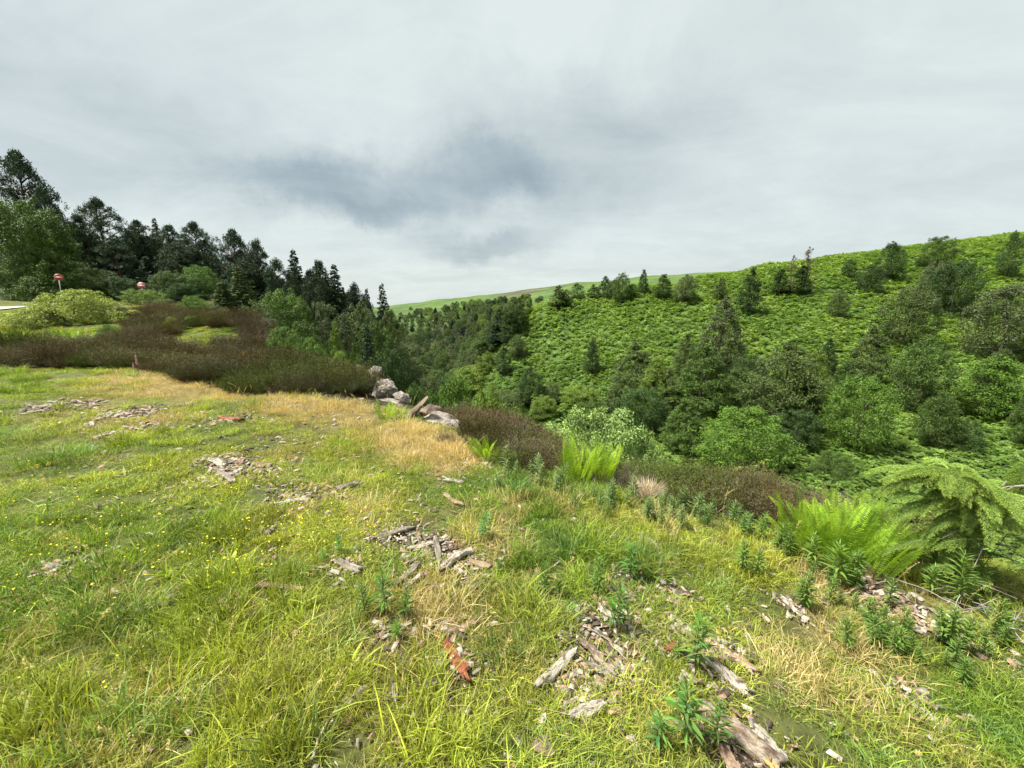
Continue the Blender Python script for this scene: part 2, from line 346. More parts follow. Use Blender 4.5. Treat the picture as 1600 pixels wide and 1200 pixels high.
BARE = [(hit(px, py)[0], r, wt) for px, py, r, wt in ((370, 738, .30, 1), (345, 722, .18, .8), (690, 862, .20, 1), (745, 885, .17, 1), (610, 838, .18, .8), (655, 850, .14, .9), (450, 778, .22, .6), (85, 636, .35, .7), (205, 645, .35, .7), (215, 672, .25, .7), (350, 657, .2, .7),
       (930, 1010, .12, .9), (880, 1050, .11, .9), (950, 965, .10, .8), (900, 1090, .09, .8), (1050, 930, .12, .7), (1100, 1040, .09, .6), (1165, 1160, .13, 1), (1140, 1020, .10, .6), (1360, 928, .2, .8), (1440, 1110, .12, .7), (960, 1040, .10, .8), (1010, 985, .1, .7),
       (1470, 985, .15, .6), (715, 1040, .05, .6), (690, 985, .08, .5), (540, 885, .08, .5), (240, 945, .09, .6), (90, 885, .1, .5), (1240, 950, .08, .5), (600, 985, .08, .5), (1000, 850, .1, .4), (1330, 960, .1, .5), (1020, 880, .08, .6), (980, 925, .1, .5), (1060, 980, .09, .6), (860, 980, .09, .5))]
def field(lst, x, y):
    a = np.zeros(np.shape(x))
    wx = x + .35 * (fbm(x * 2.3, y * 2.3, 31, 3) - .5); wy = y + .35 * (fbm(x * 2.3, y * 2.3, 47, 3) - .5)
    for p, r, wt in lst: a = np.maximum(a, wt * np.exp(-(((wx - p.x) ** 2 + (wy - p.y) ** 2) / (r * r)) ** 1.3))
    return a
GRASS_EDGE = np.array([hit(*p)[0][:2] for p in ((0, 577), (120, 578), (230, 580), (330, 606), (430, 620), (520, 632), (568, 634))])
def heath_left(x, y):
    """1 on the heather bank beyond the far edge of the grass"""
    gy = np.interp(x, GRASS_EDGE[:, 0], GRASS_EDGE[:, 1]) + .5 * (fbm(x * .8, y * .1, 21, 3) - .5)
    return np.clip((y - gy) / .3, 0, 1)

# ground mesh: one polar sheet out to the horizon
def build_ground():
    az = np.concatenate([np.radians(np.linspace(-62, 62, 430)), np.radians(np.linspace(62, 298, 90))[1:-1]])
    rr = np.concatenate([[.02], np.geomspace(.35, 2000, 320)])
    R_, A_ = np.meshgrid(rr, az, indexing='ij'); X = R_ * np.sin(A_); Y = R_ * np.cos(A_); Z = zfun(X, Y)
    V = np.stack([X, Y, Z], -1).reshape(-1, 3); na = len(az); i = np.arange(len(rr) - 1)[:, None] * na; j = np.arange(na)[None]; j2 = (j + 1) % na
    Fq = np.stack([i + j, i + na + j, i + na + j2, i + j2], -1).reshape(-1, 4)[:, ::-1]
    x, y = V[:, 0], V[:, 1]; s = edge_s(x, y); n = fbm(x * 1.3, y * 1.3, 12, 4); n2 = fbm(x / 30, y / 30, 14, 4)
    c = np.empty((len(V), 3)); c[:] = (.075, .095, .028)
    def blend(f, col): c[:] = c * (1 - f[:, None]) + np.array(col) * f[:, None]
    blend(np.clip(n * 2 - .6, 0, 1) * .6, (.13, .12, .045)); blend(np.clip(field(DRY, x, y), 0, 1) * .8, (.24, .17, .07)); blend(np.clip(field(BARE, x, y) * 1.3, 0, 1), (.085, .062, .042))
    hl = heath_left(x, y) * (x < -2) * (x > -1.13 * y); hb = np.clip(s / .4, 0, 1) * (np.hypot(x, y) < 18); blend(np.maximum(hl * (np.hypot(x, y) < 45), hb), (.045, .042, .02)); blend(hl * (y > 13) * (np.hypot(x, y) < 45) * np.clip(fbm(x * .5, y * .5, 8, 3) * 5 - 2.2, 0, 1), (.09, .11, .03))
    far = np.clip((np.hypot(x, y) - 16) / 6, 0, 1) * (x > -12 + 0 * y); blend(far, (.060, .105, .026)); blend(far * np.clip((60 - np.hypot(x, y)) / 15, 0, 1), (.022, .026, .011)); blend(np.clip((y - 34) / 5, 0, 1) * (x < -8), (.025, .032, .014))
    vf = np.clip((y - 300) / 60, 0, 1); blend(vf, (.075, .125, .035)); blend(vf * np.clip(n2 * 3 - 1.2, 0, 1) * .6, (.055, .085, .035))
    px, py, dep = proj(x, y, V[:, 2])
    mo = vf * np.clip((fbm(x / 60, y / 60, 3, 3) - .35) * 5, 0, 1) * np.clip(1 - np.abs(x - 25) / 60, 0, 1) * (y > 430); blend(np.clip(mo * 1.4, 0, 1), (.075, .055, .055))
    m, t = newmat('ground'); b = NB(t); v = b.n('ShaderNodeAttribute', attribute_name='v'); co = b.n('ShaderNodeTexCoord').outputs['Object']
    n1 = b.noise(co, 7, 8, .7); n3 = b.noise(co, .35, 8, .7); n4 = b.noise(co, .035, 10, .72)
    col = b.mix(1.0, v.outputs['Color'], b.ramp(n1, [(.3, (.45, .45, .45)), (.7, (1.5, 1.45, 1.35))]), 'MULTIPLY')
    col = b.mix(1.0, col, b.ramp(n3, [(.3, (.72, .75, .75)), (.7, (1.25, 1.22, 1.2))]), 'MULTIPLY')
    col = b.mix(1.0, col, b.ramp(n4, [(.32, (.62, .68, .75)), (.5, (1, 1, 1)), (.68, (1.35, 1.25, 1.2))]), 'MULTIPLY')
    pr = b.n('ShaderNodeBsdfPrincipled'); pr.inputs['Roughness'].default_value = .95; pr.inputs['Specular IOR Level'].default_value = .1; b.l(col, pr.inputs['Base Color'])
    bu = b.n('ShaderNodeBump'); bu.inputs['Strength'].default_value = .8; bu.inputs['Distance'].default_value = .03; b.l(b.noise(co, 30, 6, .7), bu.inputs['Height']); b.l(bu.outputs[0], pr.inputs['Normal'])
    o = b.n('ShaderNodeOutputMaterial'); b.l(pr.outputs[0], o.inputs[0])
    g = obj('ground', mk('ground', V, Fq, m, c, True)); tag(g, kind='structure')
build_ground()

# pale gravel track at the far side of the heather
def build_track():
    pts = np.array([[-60, 22], [-44, 22.5], [-36, 23.2], [-33, 23.6], [-31, 24]], float); n = 60; u = np.linspace(0, len(pts) - 1, n)
    cl = np.stack([np.interp(u, range(len(pts)), pts[:, k]) for k in (0, 1)], 1)
    for _ in range(6): cl[1:-1] = (cl[:-2] + cl[1:-1] * 2 + cl[2:]) / 4
    tg = nrm(np.gradient(cl, axis=0)); nn = np.stack([-tg[:, 1], tg[:, 0]], 1); wd = np.linspace(-3.4, 2.6, 12)
    g = cl[:, None] + nn[:, None] * wd[None, :, None] * (1 + .15 * (fbm(u[:, None] * .7, wd[None], 4) - .5)[..., None]); g = g.reshape(-1, 2)
    V = np.column_stack([g, zfun(g[:, 0], g[:, 1]) + .07]); i = np.arange(n - 1)[:, None] * 12; j = np.arange(11)[None]
    tag(obj('gravel_path', mk('gravel_path', V, np.stack([i + j, i + 12 + j, i + 13 + j, i + 1 + j], -1).reshape(-1, 4), M_gravel, None, True)), kind='structure')
build_track()

# ------------------------------------------------------------------ instanced ground cover (kind = stuff)
def scatter(name, protos, P, rot, scl, idx, tint, label=None, cat=None):
    col = bpy.data.collections.new(name + '_kinds')
    for i, me in enumerate(protos):
        o = bpy.data.objects.new('%s_kind_%02d' % (name, i), me); col.objects.link(o)
    P = np.asarray(P, 'f'); n = len(P); me = bpy.data.meshes.new(name); me.vertices.add(n); me.vertices.foreach_set('co', P.ravel())
    def at(nm, ty, arr, key):
        a = me.attributes.new(nm, ty, 'POINT'); a.data.foreach_set(key, np.asarray(arr, 'i' if ty == 'INT' else 'f').ravel())
    at('rot', 'FLOAT_VECTOR', rot, 'vector'); at('scl', 'FLOAT_VECTOR', scl, 'vector'); at('idx', 'INT', idx, 'value')
    t4 = np.ones((n, 4), 'f'); t4[:, :3] = tint; at('tint', 'FLOAT_COLOR', t4, 'color')
    g = bpy.data.node_groups.new(name, 'GeometryNodeTree')
    g.interface.new_socket('Geometry', in_out='INPUT', socket_type='NodeSocketGeometry'); g.interface.new_socket('Geometry', in_out='OUTPUT', socket_type='NodeSocketGeometry')
    gi = g.nodes.new('NodeGroupInput'); go = g.nodes.new('NodeGroupOutput'); ip = g.nodes.new('GeometryNodeInstanceOnPoints'); ci = g.nodes.new('GeometryNodeCollectionInfo')
    ci.inputs['Collection'].default_value = col; ci.inputs['Separate Children'].default_value = True; ci.inputs['Reset Children'].default_value = True
    def na(nm, ty):
        x = g.nodes.new('GeometryNodeInputNamedAttribute'); x.data_type = ty; x.inputs['Name'].default_value = nm; return x.outputs['Attribute']
    er = g.nodes.new('FunctionNodeEulerToRotation'); g.links.new(na('rot', 'FLOAT_VECTOR'), er.inputs[0])
    g.links.new(gi.outputs[0], ip.inputs['Points']); g.links.new(ci.outputs[0], ip.inputs['Instance']); ip.inputs['Pick Instance'].default_value = True
    g.links.new(na('idx', 'INT'), ip.inputs['Instance Index']); g.links.new(er.outputs[0], ip.inputs['Rotation']); g.links.new(na('scl', 'FLOAT_VECTOR'), ip.inputs['Scale'])
    g.links.new(ip.outputs[0], go.inputs[0])
    o = obj(name, me); md = o.modifiers.new('cover', 'NODES'); md.node_group = g
    return tag(o, label, cat, kind='stuff')

def blades(rng, n, R, h, hv, wd, lean, leanv, dry=0.0, mat=None, name='grass'):
    a = Acc(); r = R * np.sqrt(rng.random(n)); th = rng.random(n) * 6.283
    bx, by = r * np.cos(th), r * np.sin(th); H = h * np.clip(1 + hv * rng.normal(size=n), .25, 2.2); hd = th + rng.normal(size=n) * 1.3; le = np.abs(lean + leanv * rng.normal(size=n))
    w_ = wd * (.6 + .8 * rng.random(n)); dx, dy = np.cos(hd), np.sin(hd); sx, sy = -dy, dx; tw = rng.random(n) * 6.283; sx, sy = np.cos(tw), np.sin(tw)
    T = [0, .38, .74, 1]; Wt = [.8, 1, .7, 0]; V = []
    for t, q in zip(T, Wt):
        cxx = bx + dx * le * H * t * t; cyy = by + dy * le * H * t * t; cz = H * t * (1 - .35 * np.clip(le, 0, 1.6) * t) - .006
        if q: V += [np.stack([cxx - sx * w_ * q / 2, cyy - sy * w_ * q / 2, cz], 1), np.stack([cxx + sx * w_ * q / 2, cyy + sy * w_ * q / 2, cz], 1)]
        else: V += [np.stack([cxx, cyy, cz], 1)]
    V = np.stack(V, 1); o = np.arange(n)[:, None] * 7
    f4 = np.concatenate([o + np.array([[0, 1, 3, 2]]), o + np.array([[2, 3, 5, 4]])]); f3 = o + np.array([[4, 5, 6]])
    c = np.stack([rng.random(n), (rng.random(n) < .18 + dry) * rng.random(n), np.zeros(n)], 1); c = np.repeat(c, 7, 0)
    a.add(V.reshape(-1, 3), f3, f4, c); return a
def build_grass():
    rng = np.random.default_rng(4); G = []
    for k in range(4): G.append(blades(rng, 330, .15, .036, .4, .0030, .8, .5).mesh('turf', M_inst))
    for k in range(3): G.append(blades(rng, 170, .09, .085, .35, .0038, .75, .45).mesh('tuft', M_inst))
    for k in range(3):                                     # straw, thin and upright with some seed heads
        a = blades(rng, 190, .14, .070, .4, .0022, .5, .45)
        G.append(a.mesh('straw', M_straw))
    for k in range(2): G.append(blades(rng, 20, .06, .07, .3, .010, .9, .4).mesh('broad', M_inst))
    G.append(blades(rng, 420, .15, .030, .35, .0030, .9, .5).mesh('moss', M_inst))
    P = []
    for r0, r1, dens in ((.6, 2.0, 95), (2.0, 3.4, 72), (3.4, 5.5, 44), (5.5, 8.5, 24), (8.5, 15.5, 11), (15.5, 50, 9)):
        n = int(math.pi * (r1 * r1 - r0 * r0) * dens * .42); r = np.sqrt(rng.uniform(r0 * r0, r1 * r1, n)); a = np.radians(rng.uniform(-66, 66, n))
        P.append(np.stack([r * np.sin(a), r * np.cos(a), r], 1))
    P = np.concatenate(P); x, y, r = P.T; s = edge_s(x, y); hl = heath_left(x, y)
    ok = (s < .35 + .5 * (fbm(x * 2, y * 2, 2) - .5)) & ((hl < .6) | ((x < -1.13 * y) & (y < 23) & (x > -36)) | ((fbm(x * .35, y * .35, 55, 3) >= .53) & (y > 12) & (y < 30) & (x > -28)))
    x, y, r, s = x[ok], y[ok], r[ok], s[ok]; z = zfun(x, y); n = len(x)
    D = field(DRY, x, y); B = field(BARE, x, y); bare = rng.random(n) < np.clip(B * 1.25, 0, .93)
    x, y, r, s, z, D, B = [q[~bare] for q in (x, y, r, s, z, D, B)]; n = len(x)
    D2 = D * np.where(r < 4.2, .75, 1) + .38 * np.clip(fbm(x * 1.1, y * 1.1, 61, 4) * 2 - .95, 0, 1); tu = fbm(x * 1.5, y * 1.5, 77, 3); u = rng.random(n)
    idx = rng.integers(0, 4, n); idx = np.where((tu > .60) & (u < .6), rng.integers(4, 7, n), idx); idx = np.where(u < .05, rng.integers(10, 12, n), idx)
    dr = rng.random(n) < np.clip(D2 * 1.25 - .08, 0, .95); idx = np.where(dr, rng.integers(7, 10, n), idx); sh = (fbm(x * 1.2, y * 1.2, 99, 3) > .6) & (u > .4) & ~dr; idx = np.where(sh, 12, idx)
    k = rng.random(n)[:, None]; yel = np.clip(fbm(x * .8 + 5, y * .8, 123, 4)[:, None] * 2.2 - .52 + .25 * (k - .5) + .35 * D2[:, None], 0, 1)
    tint = np.array([.138, .222, .028]) * (1 - yel) + np.array([.305, .335, .046]) * yel
    tint *= .62 + .76 * rng.random((n, 1)); bl = (rng.random((n, 1)) < .12); tint = np.where(bl, tint * np.array([.7, .85, 1.5]), tint)
    ts = np.array([.52, .385, .155]) * (1 - k) + np.array([.56, .45, .23]) * k; ts = ts * (.8 + .4 * rng.random((n, 1))); gl = np.clip(1 - D * 1.2, 0, 1)[:, None] * .35; ts = ts * (1 - gl) + np.array([.34, .33, .09]) * gl
    tint = np.where(dr[:, None], ts, tint); tint = np.where((idx == 12)[:, None], np.array([.26, .25, .055]) * (.7 + .6 * k), tint)
    sc = rng.uniform(.75, 1.3, n) * (1 + .03 * r); hz = sc * rng.uniform(.7, 1.35, n) * (.85 + .5 * np.clip(tu * 2 - .8, 0, 1)); lf = np.clip((-x - .1) / 2.5, 0, 1) * np.clip((3.5 - y) / 2, 0, 1); hz *= .80 * (1 + .45 * lf)
    hz = np.where(dr & (D < .3), hz * .55, hz); hz *= 1 - .4 * np.clip(B * 2, 0, 1)
    rot = np.stack([rng.normal(0, .12, n), rng.normal(0, .12, n), rng.random(n) * 6.283], 1)
    scatter('grass', G, np.stack([x, y, z], 1), rot, np.stack([sc, sc, hz], 1), idx, tint)
    # seeding stalks
    S = []
    for k in range(4):
        a = Acc(); h = .26; q = np.linspace(0, 1, 7)[:, None]; d = np.array([[.35, .12, 0]]) * (k * .35 + .2); pts = np.concatenate([d[:, :2] * h * q ** 2 * 1.6, h * q], 1)
        a.tube(pts, .0011, 3, (.6, .3, 0)); m = 34; tt = rng.uniform(.78, 1.04, m)[:, None]; pp = np.concatenate([d[:, :2] * h * tt ** 2 * 1.6, h * tt], 1) + rng.normal(0, .0025, (m, 3))
        a.leaves(pp, nrm(rng.normal(size=(m, 3))), nrm(rng.normal(size=(m, 3)) + [0, 0, 2]), .012, .004, np.tile((.7, .6, 0), (m, 1))); S.append(a.mesh('stalk', M_straw))
    n = 900; r = np.sqrt(rng.uniform(.7, 9.5 ** 2, n)) if False else rng.uniform(1.0, 9.5, n); a = np.radians(rng.uniform(-62, 55, n)); x, y = r * np.sin(a), r * np.cos(a); s = edge_s(x, y)
    ok = (s < .6) & (rng.random(n) < .35 + .6 * np.clip(-x / 2, 0, 1) + .6 * field(DRY, x, y)) & (heath_left(x, y) < .9); x, y = x[ok], y[ok]; n = len(x)
    tint = np.array([.36, .33, .14]) * rng.uniform(.7, 1.25, (n, 1)); sc = rng.uniform(.5, 1.25, n)
    scatter('seeding_grass', S, np.stack([x, y, zfun(x, y)], 1), np.stack([rng.normal(0, .2, n), rng.normal(0, .2, n), rng.random(n) * 6.28], 1), np.stack([sc] * 3, 1), rng.integers(0, 4, n), tint)
    # small yellow flowers in the grass
    a = Acc(); q = np.linspace(0, 1, 4)[:, None]; a2 = []
    for v in range(3):
        a = Acc(); m = 6; th = np.arange(m) * 6.283 / m; c = np.array([0, 0, .09 + .02 * v])
        a.leaves(np.tile(c, (m, 1)), nrm(np.stack([-.3 * np.cos(th), -.3 * np.sin(th), np.ones(m)], 1)), np.stack([np.cos(th), np.sin(th), .3 + 0 * th], 1), .0062, .0066, np.tile((.5, 0, 0), (m, 1))); a2.append(a.mesh('flower', M_yel))
    cs = [(hit(px, py)[0], r) for px, py, r in ((100, 715, .9), (60, 780, .7), (180, 810, .8), (260, 830, .6), (490, 800, .35), (330, 850, .4), (500, 820, .3), (560, 850, .3), (100, 870, .6), (30, 850, .5), (420, 700, .8), (380, 880, .3), (250, 760, .6))]
    pts = np.concatenate([np.array([p.x, p.y]) + rng.normal(0, r * .8, (120, 2)) for p, r in cs]); x, y = pts.T; ok = (edge_s(x, y) < -.2) & (y > .6) & (rng.random(len(x)) < .38); x, y = x[ok], y[ok]; n = len(x)
    ex = [hit(px, py)[0] for px, py in ((188, 1053), (199, 1051), (165, 1092), (152, 1113))]; x = np.append(x, [p.x for p in ex]); y = np.append(y, [p.y for p in ex]); n = len(x); sc = rng.uniform(.7, 1.25, n)
    scatter('wildflowers', a2, np.stack([x, y, zfun(x, y) - .01], 1), np.stack([rng.normal(0, .3, n), rng.normal(0, .3, n), rng.random(n) * 6], 1), np.stack([sc] * 3, 1), rng.integers(0, 3, n), np.ones((n, 3)))
build_grass()

# ---- heather
def heath_proto(rng, n=170, R=.24, h=.36, dead=False):
    a = Acc(); m = n; r = R * np.sqrt(rng.random(m)) * .5; th = rng.random(m) * 6.283; od = np.stack([np.cos(th), np.sin(th)], 1); L_ = h * rng.uniform(.55, 1.1, m) * (1 - .3 * (r / R))
    base = np.column_stack([od * r[:, None] * .6, np.zeros(m)]); d = nrm(np.column_stack([od * (.25 + 1.5 * r / R)[:, None] + rng.normal(0, .2, (m, 2)), np.ones(m)]))
    side = nrm(np.cross(d, nrm(rng.normal(size=(m, 3)))))
    if dead:
        a.leaves(base, np.cross(side, d), d, L_, .006, np.stack([rng.random(m), rng.random(m), 0 * r], 1)); return a
    a.leaves(base, np.cross(side, d), d, L_ * .8, .004, np.stack([.2 + .3 * rng.random(m), rng.random(m), 0 * r], 1))
    k = 15; pos = np.repeat(base + d * (L_ * .45)[:, None], k, 0) + np.repeat(d, k, 0) * (np.repeat(L_, k) * rng.random(m * k) * .55)[:, None] + rng.normal(0, .012, (m * k, 3)); dd = nrm(np.repeat(d, k, 0) + rng.normal(0, .45, (m * k, 3)))
    s2 = nrm(rng.normal(size=(m * k, 3))); a.leaves(pos, nrm(np.cross(s2, dd)), dd, h * .075, .0042, np.stack([rng.random(m * k), np.repeat(rng.random(m), k) ** 2, np.zeros(m * k)], 1)); return a
HEATH = None
def heath_tint(rng, n, x, y):
    k = fbm(x * .6, y * .6, 202, 4)[:, None] * 3.4 - 1.15 + rng.normal(0, .2, (n, 1)); k = np.clip(k, 0, 1)
    t = np.array([.082, .062, .036]) * k + np.array([.060, .084, .022]) * (1 - k); g = rng.random((n, 1)) < .2
    return np.where(g, np.array([.125, .105, .085]), t) * rng.uniform(.7, 1.3, (n, 1))
def build_heather():
    global HEATH
    rng = np.random.default_rng(9); HEATH = [heath_proto(rng).mesh('heather', M_heath) for _ in range(5)] + [heath_proto(rng, 80, .22, .34, True).mesh('dead_heather', M_heath)]
    n = 15000; x = rng.uniform(-32, -2.2, n); y = rng.uniform(7.5, 34, n); px, py, dp = proj(x, y, zfun(x, y)); hl = heath_left(x, y)
    ok = (hl > .5) & (rng.random(n) < np.where(y < 16, 1, .7)) & inpoly(px, py, [(-150, 600), (-150, 572), (30, 555), (130, 548), (205, 530), (210, 492), (330, 486), (425, 522), (515, 574), (568, 606), (575, 640), (300, 640)])
    op = fbm(x * .35, y * .35, 55, 3); ok &= (op < .54) | (y < 12.5) | (x > -9); x1, y1 = x[ok], y[ok]
    n = 1900; k = rng.integers(2, len(EDGE) - 1, n); t = rng.random(n)[:, None]; e_ = EDGE[k] * (1 - t) + EDGE[np.minimum(k + 1, len(EDGE) - 1)] * t; e_ = e_ + nv * (rng.uniform(.15, 3.0, n)[:, None]); x2, y2 = e_.T
    px, py, _ = proj(x2, y2, zfun(x2, y2)); kp = ((px > 735) | (rng.random(n) < .15)) & (px > 700) & ((px < 1200) | (rng.random(n) < .03)); x2, y2 = x2[kp], y2[kp]
    keep = np.ones(len(x2), bool)
    for qx, qy, qr in ((900, 752, .42), (935, 745, .4), (757, 718, .32), (603, 655, .5), (1012, 780, .3), (790, 737, .22), (838, 752, .25), (870, 762, .25), (690, 672, .5), (640, 665, .6)):
        q = hit(qx, qy)[0]; keep &= np.hypot(x2 - q.x, y2 - q.y) > qr
    wl = np.exp(-((px[kp] - 945) / 85) ** 2); keep &= rng.random(len(x2)) < 1 - .5 * wl; x2, y2, wl = x2[keep], y2[keep], wl[keep]
    x = np.append(x1, x2); y = np.append(y1, y2); n = len(x); z = zfun(x, y) - .02; sc = rng.uniform(.7, 1.35, n) * (1 + .02 * np.hypot(x, y)) * (.8 + .7 * fbm(x * .8, y * .8, 88, 3)); hz = sc * rng.uniform(.75, 1.25, n)
    hz[:len(x1)] *= 1 - .5 * np.clip((x1 + 11) / 3, 0, 1) * np.clip((y1 - 9.5) / 2, 0, 1); hz[:len(x1)] *= np.clip(1.25 - .045 * (y1 - 10), .5, 1) * (.25 + 1.4 * fbm(x1 * .8, y1 * .8, 41, 3)); v_ = .45 + .9 * fbm(x2 * 1.3, y2 * 1.3, 71, 3); sc[len(x1):] *= .8; hz[len(x1):] *= .78 * v_ * (1 - .45 * wl)
    scatter('heather', HEATH, np.stack([x, y, z], 1), np.stack([rng.normal(0, .1, n), rng.normal(0, .1, n), rng.random(n) * 6.28], 1), np.stack([sc, sc, hz], 1), np.where(rng.random(n) < .07, 5, rng.integers(0, 5, n)), heath_tint(rng, n, x, y))
build_heather()

# ---- bracken slope
def frond(a, rng, base, az, L_, rise, droop, npair, wmax, wpin, colr=None, start=.1, tri=False, cup=.15):
    t = np.linspace(0, 1, 14); hor = np.array([math.cos(az), math.sin(az), 0]); up = np.array([0, 0, 1.])
    def pt(t): t = np.asarray(t)[:, None]; return base + hor * L_ * (math.cos(rise) * t + droop * .3 * t * t) + up * L_ * (math.sin(rise) * t - droop * t ** 2.2)
    tt = np.linspace(start, .985, npair); P0 = pt(tt); tg = nrm(pt(tt + .01) - pt(tt - .01)); side = np.cross(up, hor)[None] * np.ones((npair, 1)); nr = nrm(np.cross(tg, side)); nr = np.where(nr[:, 2:] < 0, -nr, nr)
    ln = wmax * L_ * ((1 - (tt - start) / (1 - start)) ** .8 if tri else np.sin(np.pi * np.clip((tt - start) / (1 - start) * .86 + .12, 0, 1)) ** .75)
    for sg in (-1, 1):
        d = nrm(side * sg + tg * (.35 if not tri else .5) - nr * cup + rng.normal(0, .06, (npair, 3)))
        c = np.stack([rng.random(npair) * .6 + .2, rng.random(npair) ** 2, 0 * tt], 1) if colr is None else colr
        a.leaves(P0, nr, d, ln, wpin * L_ * np.ones(npair), c, .12)
    a.tube(pt(t[::3]), np.linspace(.006, .0015, 5) * L_, 3, (.5, .8, 0))
def build_bracken():
    rng = np.random.default_rng(21); B = []
    for k in range(6):
        a = Acc(); m = 7
        for i in range(m):
            frond(a, rng, np.array([rng.normal(0, .08), rng.normal(0, .08), .25 + .35 * rng.random()]), i * 6.283 / m + rng.normal(0, .3), rng.uniform(.5, .75), rng.uniform(.35, .9), rng.uniform(.35, .75), 8, .42, .13, None, .12, True)
        B.append(a.mesh('bracken', M_inst))
    P = []
    for y0, y1, dens in ((18, 34, 5.2), (34, 50, 5.5), (50, 75, 4.2), (75, 135, 2.8)):
        X0, X1 = -12, 1.42 * y1; n = int((y1 - y0) * (X1 - X0) * dens); P.append(np.stack([rng.uniform(X0, X1, n), rng.uniform(y0, y1, n)], 1))
    P = np.concatenate(P); x, y = P.T; z = zfun(x, y); px, py, dp = proj(x, y, z)
    ok = (px > 735) & (px < 1760) & inpoly(px, py, [(735, 700), (735, 600), (770, 540), (835, 480), (900, 440), (1600, 340), (1800, 330), (1800, 960), (1100, 860), (830, 730)]) & (edge_s(x, y) > 9)
    x, y, z = x[ok], y[ok], z[ok]; n = len(x); k = np.clip(fbm(x / 6, y / 6, 5, 4)[:, None] * 2 - .5 + rng.normal(0, .2, (n, 1)), 0, 1)
    tint = np.array([.108, .190, .036]) * (1 - k) + np.array([.172, .262, .054]) * k; tint *= rng.uniform(.65, 1.3, (n, 1)); low = np.clip((-z - 6) / 7, 0, 1)[:, None]; tint = tint * (1 - low) + tint * np.array([.82, .86, .9]) * low  # low: valley shade put into the tint, bracken darkens with falling height
    sc = rng.uniform(.5, .85, n) * (1 + .0055 * y); sc *= .8 + .45 * fbm(x / 4, y / 4, 15, 3)
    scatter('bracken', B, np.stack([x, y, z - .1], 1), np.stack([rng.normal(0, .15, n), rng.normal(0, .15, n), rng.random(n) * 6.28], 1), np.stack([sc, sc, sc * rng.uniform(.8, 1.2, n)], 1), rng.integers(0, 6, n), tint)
build_bracken()

# ------------------------------------------------------------------ trees
def crown_cloud(a, rng, C, R_, nl, size, asp=.6, up=.85, shell=.75):
    n = len(C) * nl; Ci = np.repeat(C, nl, 0); Ri = np.repeat(R_, nl, 0); d = nrm(rng.normal(size=(n, 3)) + [0, 0, .25]); rad = shell + (1 - shell) * rng.random(n); rad *= np.where(rng.random(n) < .12, 1.25, 1)
    pos = Ci + d * Ri * rad[:, None]; nm = nrm(d * .7 + np.array([0, 0, up]) + rng.normal(size=(n, 3)) * .55); tg = nrm(rng.normal(size=(n, 3)) + d * .6 - [0, 0, .3])
    cl = np.repeat(rng.random(len(C)), nl); col = np.stack([.55 * rng.random(n) + .45 * cl, np.clip(.5 * np.repeat(rng.random(len(C)) ** 2, nl) + .3 * rng.random(n), 0, 1), np.zeros(n)], 1)
    a.leaves(pos, nm, tg, size * rng.uniform(.7, 1.35, n), size * asp, col)
def prof(kind, z):
    if kind == 'cone': return np.clip((1 - z) ** .56 * np.minimum(1, .35 + z * 5), .03, 1)
    if kind == 'oval': return np.clip(np.sin(np.pi * np.clip(z * .80 + .20, 0, 1)) ** .62, .05, 1) * np.minimum(1, .55 + z * 3)
    if kind == 'round': return np.clip(np.sqrt(np.clip(1 - ((z - .45) / .57) ** 2, 0, 1)), .08, 1)
    if kind == 'column': return np.clip((1 - z) ** .5 * np.minimum(1, .4 + z * 4), .05, 1)
    if kind == 'bush': return np.clip(np.sqrt(np.clip(1 - (z * .97) ** 2.2, 0, 1)), .1, 1)
